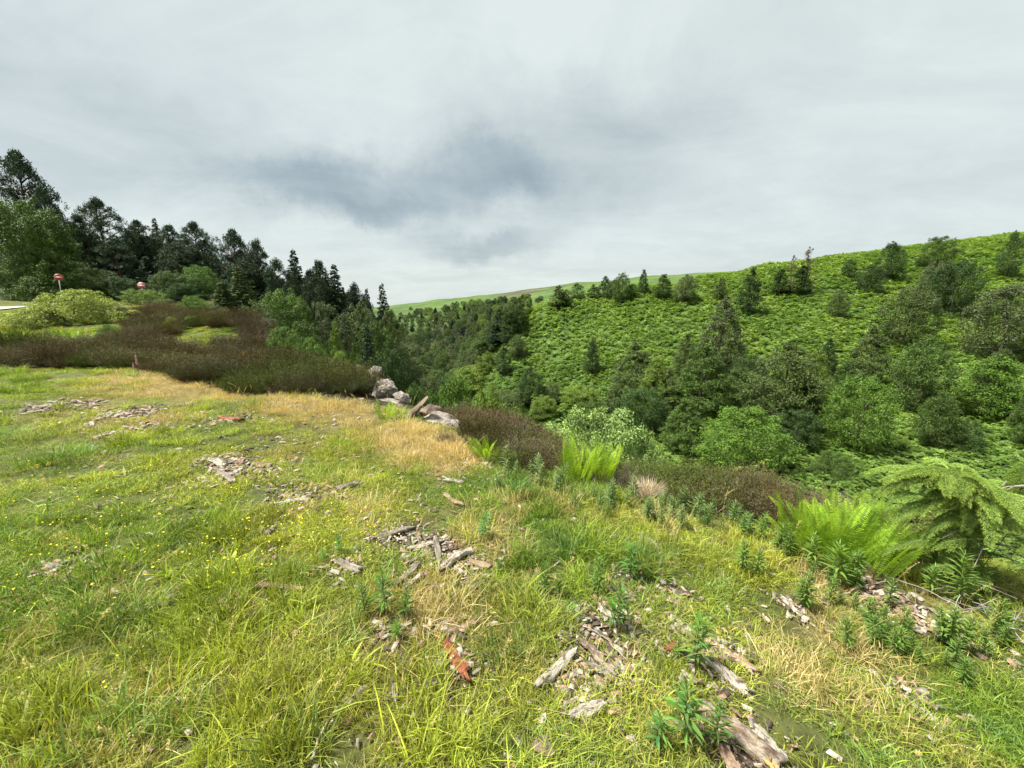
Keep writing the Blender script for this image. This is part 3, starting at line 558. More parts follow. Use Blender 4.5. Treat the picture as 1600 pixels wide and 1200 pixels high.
def broadleaf(seed, kind, asp, ncl, nl, size, cr, trunk0=.08, ragged=.14):
    """crown and trunk meshes of a tree of height 1; asp = width / height"""
    rng = np.random.default_rng(seed); W = asp / 2; m = ncl; z = rng.random(m * 3); z = z[rng.random(m * 3) < (.25 + .75 * prof(kind, z))][:m]; m = len(z); th = rng.random(m) * 6.283
    ph = rng.random(4) * 6.28; lob = 1 + ragged * (np.sin(2 * th + ph[0] + 4 * z) * .5 + np.sin(3 * th + ph[1] - 7 * z) * .5 + np.sin(5 * th + ph[2] + 11 * z) * .35) + rng.normal(0, ragged * .35, m)
    rr = W * prof(kind, z) * lob * np.where(rng.random(m) < .72, rng.uniform(.78, 1.0, m), rng.uniform(.2, .78, m)); zz = trunk0 + (1 - trunk0) * z * (1 + rng.normal(0, .03, m)) * .96
    C = np.stack([rr * np.cos(th), rr * np.sin(th), zz], 1); R_ = cr * rng.uniform(.6, 1.35, (m, 1)) * np.array([[1, 1, .62]]) * (.55 + .55 * prof(kind, z))[:, None]
    C = np.vstack([C, [[rng.normal(0, .02), rng.normal(0, .02), .93], [rng.normal(0, .03), rng.normal(0, .03), .85], [0, 0, .72]]]); R_ = np.vstack([R_, [[cr * .45] * 3, [cr * .6] * 3, [cr] * 3]])
    a = Acc(); crown_cloud(a, rng, C, R_, int(nl * 1.75), size * 1.02)
    k = 260; s_ = rng.integers(0, len(C), k); d = nrm(C[s_] - [0, 0, .35]); crown_cloud(a, rng, C[s_] + d * R_[s_] * 1.15, np.full((k, 3), cr * .22), 7, size * .9)   # stray sprays
    t = Acc(); q = np.linspace(0, 1, 8)[:, None]; bend = np.column_stack([.03 * np.sin(q * 4 + ph[3]), .03 * np.cos(q * 3 + ph[0]), .86 * q]); bend[0, 2] = -.04; t.tube(bend, np.linspace(.026, .004, 8), 7)
    for i in rng.choice(len(C), min(14, len(C)), False):
        z0 = max(.05, C[i, 2] - .22 - .5 * np.hypot(C[i, 0], C[i, 1])); b0 = np.array([np.interp(z0, bend[:, 2], bend[:, 0]), np.interp(z0, bend[:, 2], bend[:, 1]), z0]); md_ = (b0 + C[i]) / 2 + [0, 0, -.02]; t.tube([b0, md_, C[i]], [.010 * (1.1 - z0), .007 * (1.1 - z0), .002], 4)
    return a.mesh('crown', M_leaf), t.mesh('trunk', M_bark, True)
def pine(seed, z0=.38, asp=.62, n=36):
    rng = np.random.default_rng(seed); a = Acc(); t = Acc(); q = np.linspace(0, 1, 9)[:, None]; ph = rng.random() * 6; bend = np.column_stack([.02 * np.sin(q * 3 + ph), .025 * np.cos(q * 4 + ph), .97 * q]); bend[0, 2] = -.05
    t.tube(bend, np.linspace(.022, .005, 9), 8)
    for i in range(n):
        z = z0 + (1 - z0) * ((i + rng.random()) / n) ** .85; pr = math.sin(math.pi * min(1, (z - z0) / (1 - z0) * .72 + .24)) ** .8; th = i * 2.4 + rng.normal(0, .4); r = asp / 2 * pr * rng.uniform(.45, 1.05) if z < .93 else .02
        c = np.array([r * math.cos(th), r * math.sin(th), z - .02]); pl = rng.uniform(.07, .13) * (.6 + .5 * pr); zb = max(z0 * .8, z - .05 - .3 * r); b0 = np.array([np.interp(zb, bend[:, 2], bend[:, 0]), np.interp(zb, bend[:, 2], bend[:, 1]), zb]); t.tube([b0, (b0 + c) / 2 + [0, 0, .01], c], [.009, .006, .002], 5)
        m = 26; cc = c + rng.normal(size=(m, 3)) * [pl * .6, pl * .6, pl * .13]; cc[:, 2] -= .35 * ((cc[:, 0] - c[0]) ** 2 + (cc[:, 1] - c[1]) ** 2) / pl
        kk = 15; P = np.repeat(cc, kk, 0) + rng.normal(size=(m * kk, 3)) * .012; d = nrm(rng.normal(size=(m * kk, 3)) * [1, 1, .6] + [0, 0, .45]); col = np.stack([rng.random(m * kk) * .6 + .4 * np.repeat(rng.random(m), kk), np.repeat(rng.random(m) ** 3, kk), np.zeros(m * kk)], 1)
        a.leaves(P, nrm(np.cross(d, nrm(rng.normal(size=(m * kk, 3))))), d, .026, .0085, col)
    for i in range(7):                                       # dead snags on the bare trunk
        zb = rng.uniform(z0 * .4, z0); th = rng.random() * 6.28; b0 = np.array([0, 0, zb]); t.tube([b0, b0 + np.array([math.cos(th), math.sin(th), .1]) * .06, b0 + np.array([math.cos(th), math.sin(th), -.05]) * .11], [.004, .003, .001], 4)
    return a.mesh('crown', M_needle), t.mesh('trunk', M_pinebark, True)
def spruce(seed, asp=.42, z0=.06, whorls=46, nb=9):
    rng = np.random.default_rng(seed); a = Acc(); t = Acc(); t.tube([[0, 0, -.04], [0, 0, .5], [0, 0, 1]], [.018, .01, .002], 7)
    for w_ in range(whorls):
        z = z0 + (1 - z0) * (w_ / whorls) ** .95; L_ = asp / 2 * rng.uniform(.85, 1.15) * (1 - z) ** .82 * (1.0 if z > .2 else .6 + 2 * z) + .008
        for k in range(nb):
            th = k * 6.283 / nb + w_ * .7 + rng.normal(0, .2); l_ = L_ * rng.uniform(.7, 1.15); zz = z + rng.normal(0, .008); m = max(6, int(46 * l_ / .2)); u = rng.random(m) ** .8; hor = np.array([math.cos(th), math.sin(th), 0]); sd_ = np.array([-hor[1], hor[0], 0])
            pos = hor * (u * l_)[:, None] + np.array([0, 0, 1]) * (zz - .28 * l_ * u + .22 * l_ * u ** 3)[:, None] + sd_ * (rng.normal(0, .18, m) * l_ * (1.05 - u))[:, None]; d = nrm(hor * .8 + sd_ * rng.normal(0, .7, m)[:, None] + np.array([0, 0, -.35]) + rng.normal(0, .15, (m, 3)))
            a.leaves(pos, nrm(np.cross(d, nrm(rng.normal(size=(m, 3))))), d, .026 + .1 * l_, .011, np.stack([rng.random(m), rng.random(m) ** 3, 0 * u], 1))
    return a.mesh('crown', M_needle), t.mesh('trunk', M_pinebark, True)
PR = {
 'oval': [(broadleaf(s, 'oval', .80, 190, 62, .020, .075), .80) for s in (11, 12, 13)],
 'cone': [(broadleaf(s, 'cone', .72, 200, 60, .018, .062), .72) for s in (21, 22, 23)],
 'round': [(broadleaf(s, 'round', 1.0, 210, 64, .022, .085), 1.0) for s in (31, 32, 33)],
 'column': [(broadleaf(s, 'column', .42, 130, 50, .018, .055), .42) for s in (41, 42)],
 'bush': [(broadleaf(s, 'bush', 1.7, 240, 66, .030, .12, .02, .3), 1.7) for s in (51, 52, 53)],
 'sparse': [(broadleaf(s, 'column', .45, 46, 26, .017, .05, .1, .5), .45) for s in (61, 62)],
 'pine': [(pine(s, z, a_), a_) for s, z, a_ in ((71, .28, .70), (72, .15, .58), (73, .36, .82), (74, .08, .62))],
 'spruce': [(spruce(s, a_, whorls=w_), a_) for s, a_, w_ in ((81, .40, 46), (82, .5, 40), (83, .36, 34))],
}
CO = dict(dg=(.032, .066, .014), mg=(.054, .098, .018), yg=(.112, .176, .026), ol=(.064, .096, .027), gg=(.072, .098, .040), bg=(.076, .146, .018), pn=(.030, .055, .028), sp=(.026, .050, .024), br=(.12, .10, .06), gw=(.165, .25, .075))
trng = random.Random(5)
def tree(kind, px, top, base, wd, c, label, Y=None, group=None, name=None, cat='tree', var=None):
    if Y is None:
        p, t = hit(px, base, 900, 17)
    else:
        d = pray(px, top); x = d[0] * Y / d[1]; p = Vector((x, Y, float(zfun(np.array([x]), np.array([Y]))[0]))); t = Y * CP - (p.z - EYE) * SP
    d = pray(px, top); zt = EYE + d[2] * p.y / d[1]; h = max(.5, zt - p.z); u = (px - 800) / F; wm = wd * t / F / math.sqrt(1 + u * u) * 1.0
    lst = PR[kind]; (cm, tm), asp = lst[trng.randrange(len(lst)) if var is None else var % len(lst)]
    sx = wm / asp; col = CO[c] if isinstance(c, str) else c; j = trng.uniform(.88, 1.12); col = tuple(q * j for q in col)
    nm = name or {'pine': 'pine_tree', 'spruce': 'spruce_tree', 'bush': 'shrub'}.get(kind, 'broadleaf_tree')
    r = obj(nm, None, None, p, (0, 0, trng.uniform(0, 6.28)), (sx, sx, h)); tag(r, label, cat, group)
    obj('crown' if nm != 'shrub' else 'foliage', cm, r, color=col); obj('trunk' if nm != 'shrub' else 'stem', tm, r)
    return r
G1 = 'trees scattered over the bracken hillside'; G2 = 'trees along the hillside crest'; G3 = 'trees in the wood at the foot of the hillside'; G4 = 'tall conifers of the dark wood'; G5 = 'broadleaf trees in front of the dark wood'
T = [
 # crest line
 ('column', 872, 446, 482, 30, 'ol', 'small olive tree at the end of the crest line above the bracken', G2), ('oval', 884, 452, 480, 20, 'ol', 'low olive tree beside the end tree of the crest line', G2),
 ('oval', 902, 442, 470, 22, 'mg', 'single small round tree on the crest, second group from its low end', G2), ('cone', 927, 444, 468, 24, 'mg', 'small pointed tree on the low crest before the dense clump', G2),
 ('cone', 945, 431, 468, 28, 'dg', 'dark pointed tree in the dense clump on the crest', G2), ('oval', 958, 436, 470, 24, 'dg', 'middle tree of the dense dark clump on the crest', G2), ('oval', 970, 425, 474, 30, 'mg', 'tallest tree of the dense clump on the crest', G2),
 ('oval', 987, 443, 467, 18, 'ol', 'little olive tree just uphill of the dense crest clump', G2), ('cone', 1004, 421, 460, 20, 'dg', 'slim spired tree standing alone on the crest', G2), ('cone', 1035, 428, 468, 36, 'mg', 'broad pointed green tree on the crest with flat bracken behind', G2),
 ('oval', 1070, 428, 473, 36, 'gg', 'grey-green egg-shaped tree next to the broad pointed one on the crest', G2), ('cone', 1124, 434, 470, 28, 'ol', 'small olive tree directly above the tall cone-shaped hillside tree', G1), ('cone', 1168, 418, 492, 46, 'dg', 'dense dark green tree with a thin spire, alone below the crest', G1),
 ('column', 1217, 420, 462, 34, 'dg', 'dark tree at the downhill side of the ragged-topped pair', G1), ('column', 1250, 414, 462, 38, 'dg', 'dark lower tree under the ragged brown top near the skyline', G1), ('sparse', 1254, 382, 462, 32, 'br', 'thin brownish half-bare treetop breaking the skyline', G1), ('sparse', 1232, 397, 462, 22, 'br', 'shorter thin half-bare treetop next to the skyline one', G1),
 ('oval', 1325, 405, 436, 24, 'dg', 'small dark tree under the skyline between larger groups', G1), ('bush', 1356, 414, 455, 48, 'dg', 'low dark spreading tree beside the round one on the skyline', G1), ('oval', 1387, 378, 438, 52, 'dg', 'round dark tree whose top just breaks the skyline', G1), ('round', 1460, 369, 420, 62, 'mg', 'broad-topped tree on the skyline behind the large grey-green one', G1),
 ('oval', 1572, 361, 436, 42, 'dg', 'slanting narrow dark tree high on the slope near the picture edge', G1), ('round', 1482, 405, 492, 90, 'dg', 'large round dark tree high on the bracken slope', G1), ('round', 1455, 408, 480, 60, 'gg', 'pale grey-green tree growing against the large round dark one', G1),
 ('oval', 1307, 452, 498, 34, 'ol', 'small lone olive tree in the open upper bracken', G1), ('round', 1412, 446, 543, 92, 'ol', 'large olive-brown rounded tree in the middle of the slope', G1), ('round', 1560, 442, 562, 150, 'gg', 'very large grey-green tree at the edge of the picture', G1),
 ('cone', 1123, 465, 588, 84, 'gg', 'tall grey-green cone-shaped tree standing alone on the slope', G1), ('cone', 924, 530, 585, 29, 'dg', 'small dark pointed tree alone in the open bracken', G1), ('oval', 829, 573, 637, 38, 'dg', 'dark green oval tree at the foot of the open bracken', G1), ('oval', 787, 541, 588, 25, 'dg', 'dark tree at the low end of the bracken slope', G1),
 ('oval', 809, 524, 558, 28, 'ol', 'pale olive tree just above the dark one at the low end of the slope', G1), ('oval', 791, 506, 538, 24, 'dg', 'round dark tree on the shoulder of the bracken slope', G1), ('column', 811, 464, 503, 22, 'ol', 'tall slim olive tree at the shoulder where bracken meets the far wood', G1), ('column', 828, 465, 487, 11, 'dg', 'tiny dark upright tree on the bracken shoulder', G1), ('oval', 806, 497, 522, 20, 'dg', 'small dark tree tucked under the slim olive one', G1),
 # mid/lower
 ('cone', 990, 534, 625, 78, 'ol', 'olive tree at the near end of the lower hillside wood', G3), ('cone', 1020, 556, 645, 60, 'yg', 'yellow-topped tree among olive ones in the lower wood', G3), ('round', 1000, 605, 680, 80, 'dg', 'dark green tree in the shade below the yellow-topped one', G3), ('cone', 1095, 538, 650, 105, 'mg', 'broad cone-shaped tree in front of the tall grey-green one', G3),
 ('cone', 1068, 520, 590, 44, 'ol', 'soft olive tree peeping over the broad cone-shaped one', G3), ('oval', 1155, 572, 650, 70, 'mg', 'middle-green tree between two broad ones in the lower wood', G3), ('oval', 1215, 535, 672, 110, 'ol', 'largest olive-green tree of the lower wood', G3), ('oval', 1262, 545, 655, 62, 'yg', 'tree with a yellow-green top leaning on the largest olive one', G3),
 ('cone', 1288, 528, 588, 40, 'dg', 'dark tree standing behind the yellow-green top', G3), ('cone', 1352, 508, 605, 80, 'ol', 'pointed olive tree below the olive-brown rounded one', G3), ('oval', 1430, 524, 645, 104, 'mg', 'broad green tree in the middle of the lower wood', G3), ('oval', 1545, 556, 655, 130, 'bg', 'bright green spreading tree in front of the very large grey-green one', G3), ('round', 1335, 587, 702, 118, 'bg', 'bright green round-leaved tree low in the wood with a dark gap beside it', G3),
 ('oval', 1455, 612, 700, 74, 'mg', 'middle-green tree standing over the bracken floor', G3), ('cone', 1066, 622, 708, 76, 'mg', 'pointed green tree just beyond the pale willow', G3), ('round', 1155, 636, 738, 132, 'bg', 'bright green bushy tree nearest beyond the heather edge', G3), ('round', 1240, 640, 705, 80, 'dg', 'dark tree in shade behind the bright bushy one', G3), ('oval', 1600, 600, 700, 70, 'mg', 'half-hidden green tree at the very edge of the lower wood', G3),
 ('bush', 1300, 708, 745, 70, 'mg', 'low green shrub rising out of the dark bracken floor', None), ('bush', 1500, 655, 700, 80, 'dg', 'dark shrub in the bracken above the young conifer', None), ('bush', 1585, 725, 800, 80, 'yg', 'yellow-green shrub behind the drooping young conifer', None),
 ('round', 905, 601, 640, 60, 'yg', 'round yellow-green tree beside the dark oval one', None), ('round', 862, 597, 630, 32, 'ol', 'small olive tree between the dark oval and the yellow-green one', None), ('oval', 850, 617, 655, 42, 'yg', 'yellow-green tree below the dark oval one', None), ('round', 745, 571, 610, 72, 'yg', 'yellow-green spreading tree at the near edge of the valley wood', None),
 ('round', 795, 608, 645, 62, 'ol', 'olive rounded tree above the bright valley bushes', None), ('round', 925, 628, 665, 60, 'mg', 'rounded green tree directly behind the pale willow', None), ('cone', 960, 600, 660, 50, 'ol', 'olive pointed tree behind the far end of the pale willow', None),
]
for r_ in T:
    k, px, top, base, wd, c, lab, g = r_; tree(k, px, top, base, wd, c, lab, None, g)
def hidden(k, px, top, Y, wd, c, lab, g=None, var=None, name=None): return tree(k, px, top, None, wd, c, lab, Y, g, name, var=var)
# near valley side: crowns standing on ground hidden below the edge
hidden('bush', 765, 612, 20, 105, 'yg', 'bright yellow-green leafy tree just beyond the boulders'); hidden('bush', 700, 590, 26, 110, 'bg', 'deep green leafy tree behind the leaning slab'); hidden('round', 650, 600, 21, 70, 'mg', 'green tree filling the gap above the grey boulders'); hidden('bush', 815, 640, 16, 80, 'yg', 'low yellow-green bush above the heather edge')
hidden('bush', 935, 636, 9.5, 175, 'gw', 'pale silvery willow bush behind the bright ferns', var=0, name='willow_bush'); hidden('bush', 1010, 672, 9.0, 90, 'gw', 'lower end of the pale willow thicket sinking behind the heather', var=1, name='willow_bush')
# left wood
LT = [('pine', 22, 233, 50, 125, 'pn', 'tallest dark pine, cut by the picture edge', G4, 0), ('pine', 62, 292, 49, 78, 'pn', 'pine with a branch reaching out sideways beside the tallest one', G4, 2), ('pine', 150, 308, 52, 100, 'pn', 'flat-topped pine with a dead tip above the first road sign', G4, 2), ('pine', 120, 335, 50, 60, 'sp', 'narrow blue-green pine beside the flat-topped one', G4, 1),
 ('pine', 212, 343, 54, 62, 'pn', 'dark pine straight above the second road sign', G4, 0), ('spruce', 240, 340, 60, 42, 'ol', 'pale spire of a conifer behind the dark pines', G4, 0), ('pine', 262, 350, 56, 55, 'pn', 'dark pine in the middle of the row', G4, 1), ('pine', 300, 345, 55, 76, 'pn', 'umbrella-shaped pine with sky showing under its crown', G4, 2), ('pine', 362, 357, 54, 74, 'pn', 'broad dark pine near the end of the pine row', G4, 0),
 ('pine', 398, 374, 53, 56, 'pn', 'last broad pine before the pointed spruces', G4, 3), ('spruce', 457, 388, 55, 62, 'sp', 'first pointed spruce of the falling skyline', G4, 1), ('pine', 497, 405, 55, 48, 'pn', 'small ragged pine between two spruces', G4, 1), ('spruce', 521, 412, 54, 60, 'sp', 'dense dark spruce beside the small ragged pine', G4, 0), ('pine', 552, 443, 58, 48, 'pn', 'small dark pine low on the falling skyline', G4, 3), ('spruce', 572, 449, 62, 32, 'sp', 'tiny spruce tip behind the falling skyline', G4, 1),
 ('spruce', 596, 441, 60, 42, 'sp', 'solitary narrow spruce at the low end of the dark wood', G4, 2), ('pine', 430, 405, 48, 60, 'pn', 'shaded pine under the falling skyline', G4, 3), ('pine', 480, 440, 44, 56, 'sp', 'dark pine halfway down the wooded slope', G4, 3),
 ('round', 30, 308, 38, 160, 'mg', 'large leafy tree beneath the tallest pine', G5, None), ('round', 75, 350, 39, 80, 'bg', 'lighter leafy tree beside the large one under the pines', G5, None), ('bush', 60, 392, 37, 150, 'mg', 'broad green bush behind the first road sign', G5, None), ('bush', 132, 418, 38, 84, 'mg', 'rounded bush next to the first road sign', G5, None),
 ('round', 265, 422, 39, 62, 'mg', 'leafy green bush beside the second road sign', G5, None), ('round', 308, 414, 40, 60, 'bg', 'fresh green tree beyond the second road sign', G5, None), ('spruce', 372, 415, 30, 84, 'ol', 'soft grey-olive conifer with several tips in front of the pines', G5, 1), ('spruce', 345, 440, 29, 60, 'ol', 'lower grey-olive conifer beside the one with several tips', G5, 0), ('round', 440, 450, 34, 84, 'bg', 'bright broad-leaved tree in front of the spruces', G5, None), ('round', 400, 470, 27, 70, 'ol', 'olive bushy tree behind the heather slope', G5, None),
 ('round', 470, 500, 26, 64, 'mg', 'middle-green tree rising behind the heather slope', G5, None), ('cone', 522, 500, 27, 42, 'yg', 'pointed yellow-green tree above the end of the heather', G5, None), ('round', 500, 470, 36, 66, 'gg', 'grey-green tree below the dense dark spruce', G5, None), ('bush', 546, 548, 18, 52, 'bg', 'bright lime shrub at the end of the heather slope', G5, None), ('oval', 560, 470, 48, 66, 'ol', 'olive tree below the tiny spruce tip', G5, None), ('round', 585, 500, 38, 62, 'mg', 'green tree at the low end of the dark wood', G5, None),
 ('oval', 610, 480, 54, 44, 'ol', 'olive tree below the solitary spruce', G5, None), ('spruce', 572, 505, 32, 50, 'pn', 'dark drooping conifer above the grey boulders', G5, 1), ('round', 602, 545, 30, 70, 'dg', 'shaded green tree between the dark wood and the boulders', G5, None), ('cone', 535, 490, 33, 56, 'gg', 'grey-green pointed tree behind the yellow-green one', G5, None),
 ('bush', 298, 462, 22, 44, 'bg', 'small fresh green sapling bush among the heather', None, None), ('bush', 395, 505, 19.5, 36, 'yg', 'tiny yellow-green sapling in the heather', None, None), ('bush', 430, 490, 22, 44, 'mg', 'small leafy bush on the upper rim of the heather', None, None)]
for k, px, top, Y, wd, c, lab, g, v in LT: hidden(k, px, top, Y, wd, c, lab, g, v)
# fill of the dark wood behind the listed trees
SIL = ([0, 100, 200, 300, 400, 440, 500, 540, 600, 640], [300, 335, 352, 362, 388, 415, 432, 455, 492, 520])
for i in range(95):
    px = trng.uniform(-90, 590); Y = trng.uniform(50, 82); top = np.interp(px, *SIL) + trng.uniform(8, 46)
    kd = 'pine' if trng.random() < .75 else 'spruce'
    hidden(kd, px, top, Y, trng.uniform(50, 80), 'pn', 'dark %s deep in the wood behind the %s' % (kd, 'tallest pine' if px < 90 else 'flat-topped pine with the dead tip' if px < 185 else 'second road sign' if px < 270 else 'umbrella-shaped pine' if px < 335 else 'last broad pines of the row' if px < 420 else 'pointed spruces' if px < 540 else 'solitary narrow spruce'), 'conifers deep in the dark wood')
for i in range(34):
    px = trng.uniform(-20, 560); Y = trng.uniform(38, 50); top = np.interp(px, *SIL) + trng.uniform(60, 110)
    hidden('round', px, top, Y, trng.uniform(45, 70), 'dg', 'dark undergrowth tree at the foot of the pines', 'undergrowth at the foot of the pines')
for i in range(22):
    px = trng.uniform(425, 600); hidden(trng.choice(['pine', 'spruce', 'pine']), px, np.interp(px, *SIL) + trng.uniform(-12, 10), trng.uniform(50, 66), trng.uniform(34, 52), 'pn', 'dark conifer in the falling skyline between the pointed spruces', 'conifers deep in the dark wood')
# valley wood
CN = dict(dg='dark green', mg='mid-green', ol='olive', gg='grey-green', yg='yellow-green', pn='blackish-green'); CN.update(bg='fresh green'); SN = dict(round='rounded', oval='egg-shaped', cone='pointed', spruce='spire-shaped')
POLY = [(596, 520), (612, 500), (650, 492), (700, 482), (790, 474), (822, 492), (800, 520), (775, 550), (768, 590), (700, 640), (640, 640), (560, 560)]
pts = []; tries = 0
while len(pts) < 235 and tries < 30000:
    tries += 1; px = trng.uniform(570, 850); py = trng.uniform(474, 650)
    if not bool(inpoly(np.array(px), np.array(py), POLY)): continue
    dm = 5 + (py - 474) * .11
    if all((px - a) ** 2 + ((py - b) * 1.5) ** 2 > dm * dm for a, b in pts): pts.append((px, py))
for px, py in pts:
    p, t = hit(px, py, 900, 22); hh = trng.uniform(5, 8.5); hp = hh * F / t; kind = trng.choice(['round', 'oval', 'cone', 'oval', 'round', 'spruce'] if py < 560 else ['round', 'oval', 'round'])
    c = trng.choice(['dg', 'mg', 'ol', 'ol', 'gg', 'yg', 'mg'] if kind != 'spruce' else ['pn']); tree(kind, px, py - hp, py, hp * trng.uniform(.7, 1.0), c, '%s %s tree in the close-packed wood %s' % (CN[c], SN[kind], 'on the far side of the valley' if py < 520 else 'in the bottom of the valley' if py < 575 else 'on the valley floor just beyond the boulders'), None, 'trees filling the valley floor')
# far-off scattered scrub on the moor slope
for i in range(16):
    px = trng.uniform(640, 850); py = np.interp(px, [620, 740, 850], [486, 476, 466]) + trng.uniform(-2, 8); p, t = hit(px, py, 900, 100); hp = 5 * F / t * trng.uniform(.6, 1.1); tree('round', px, py - hp, py, hp * 1.2, 'dg', 'tiny dark bush dotted on the far moor slope', None, 'bushes dotted on the far moor')
for i in range(7):
    px = trng.uniform(985, 1600); py = trng.uniform(600, 690); p, t = hit(px, py, 900, 22); hp = trng.uniform(4.5, 7) * F / t; k_ = trng.choice(['round', 'oval', 'cone']); c_ = trng.choice(['dg', 'mg', 'ol']); tree(k_, px, py - hp, py, hp * .9, c_, 'small %s %s tree packed between the larger ones of the lower hillside wood' % (CN[c_], SN[k_]), None, 'trees packed into the lower hillside wood')

# ------------------------------------------------------------------ rocks
def rock(seed, size, mat, cuts=1, npt=16, sub=3, rough=.10, name='boulder'):
    rng = random.Random(seed); bm = bmesh.new()
    for _ in range(npt):
        v = Vector((rng.gauss(0, 1), rng.gauss(0, 1), rng.gauss(0, 1))).normalized() * rng.uniform(.8, 1); v = Vector([max(-.72, min(.72, q)) / .72 for q in v]); bm.verts.new(v * .5)
    r = bmesh.ops.convex_hull(bm, input=bm.verts); bmesh.ops.delete(bm, geom=list({g for g in r['geom_interior'] + r['geom_unused'] if isinstance(g, bmesh.types.BMVert)}), context='VERTS')
    bmesh.ops.bevel(bm, geom=bm.edges[:], offset=.022, segments=1, affect='EDGES', profile=.6); bmesh.ops.triangulate(bm, faces=bm.faces[:])
    for _ in range(sub): bmesh.ops.subdivide_edges(bm, edges=[e for e in bm.edges if e.calc_length() > .07], cuts=1, use_grid_fill=True)
    bmesh.ops.triangulate(bm, faces=bm.faces[:])
    co = np.array([v.co[:] for v in bm.verts]); nn = fbm(co[:, 0] * 4 + seed, co[:, 1] * 4 + co[:, 2] * 3.1, seed, 4) - .5
    st = .5 * np.round(fbm(co[:, 2] * 7 + seed, co[:, 0] * .8, seed + 5, 2) * 4) / 4 - .25
    for v, a, s_ in zip(bm.verts, nn, st): v.co *= 1 + a * rough * 2 + s_ * rough
    for v in bm.verts: v.co.x *= size[0]; v.co.y *= size[1]; v.co.z *= size[2]
    me = bpy.data.meshes.new(name); bm.to_mesh(me); bm.free(); me.materials.append(mat); return me
def place_rock(px, py, Y, size, rot, mat, label, seed, rgh=.1):
    d = pray(px, py); t = Y / d[1]; o = obj('boulder', rock(seed, tuple(q * .86 for q in size), mat, rough=rgh * 1.7), None, (d[0] * t, Y, EYE + d[2] * t), rot); tag(o, label, 'rock', 'boulders at the brink of the valley'); return o
place_rock(686, 660, 6.1, (.66, .7, .30), (.05, .12, .2), M_rock, 'long low pale grey boulder at the end of the group nearest the heather', 3, .08)
place_rock(672, 648, 6.5, (.52, .5, .42), (.2, .35, .1), M_rockb, 'brown wedge-shaped boulder under the leaning slab', 5)
place_rock(641, 657, 6.2, (.24, .3, .24), (.1, .1, .9), M_rockb, 'small split brown boulder in front of the leaning slab', 7)
place_rock(650, 662, 6.05, (.16, .2, .2), (.3, .1, .2), M_rock, 'small pale stone wedged under the leaning slab', 17)
o = obj('boulder', rock(27, (.66, .26, .13), M_rockb, rough=.06), None, None); d = pray(648, 644); o.location = (d[0] * 6.2, 6.2 * d[1], EYE + 6.2 * d[2]); o.rotation_euler = (0, math.radians(-48), .15); tag(o, 'narrow dark slab of stone leaning across the wedge-shaped boulder', 'rock', 'boulders at the brink of the valley')
place_rock(602, 612, 8.6, (.62, .7, .62), (.1, .2, .5), M_rock, 'tall squared pale boulder at the edge of the drop', 11)
place_rock(606, 634, 7.6, (.66, .6, .32), (.0, .25, .3), M_rock, 'flat pale rock above the bright fern', 13)
place_rock(590, 598, 9.6, (.62, .6, .32), (.1, .3, 1.2), M_rockb, 'farther grey rock where the heather ends', 19)
o = obj('boulder', rock(37, (.50, .16, .10), M_rock, rough=.06), None, None); d = pray(597, 602); o.location = (d[0] * 8.9, 8.9 * d[1], EYE + 8.9 * d[2]); o.rotation_euler = (0, math.radians(-35), .2); tag(o, 'thin pale splinter of rock sticking up from the farther boulders', 'rock', 'boulders at the brink of the valley')
place_rock(623, 640, 7.0, (.3, .3, .3), (.4, .2, .7), M_rockb, 'dark broken rock between the flat rock and the leaning slab', 23)
place_rock(576, 590, 10.6, (.34, .4, .26), (.4, .2, .7), M_rock, 'small white-topped rock poking through the heather', 29)
place_rock(555, 618, 8.3, (.16, .2, .12), (.4, .2, .7), M_rock, 'little grey stone beside the end of the heather bank', 31)
place_rock(612, 648, 7.0, (.42, .4, .26), (.2, .3, .5), M_rock, 'pale broken block beside the bright fern', 51)
place_rock(628, 622, 8.0, (.34, .4, .30), (.3, .1, .9), M_rock, 'pale angular block behind the dark broken rock', 53)
place_rock(660, 668, 5.9, (.40, .4, .18), (.1, .1, .4), M_rock, 'low pale rock at the foot of the leaning slab, edged by straw grass', 57)
place_rock(585, 580, 11.2, (.5, .5, .4), (.3, .4, .2), M_rock, 'pale block at the back of the boulder line', 59)
place_rock(705, 668, 5.7, (.30, .4, .2), (.2, .1, .2), M_rock, 'rounded pale end of the boulder line, half covered by heather', 61)
for i, (px, py, Y, sz) in enumerate(((560, 575, 12.5, .35), (535, 628, 8.1, .18))): place_rock(px, py, Y, (sz, sz, sz * .7), (i, .2, 1), M_rock, ('pale rock showing at the rim of the heather slope', 'flat small stone lying in the straw grass')[i], 41 + i)

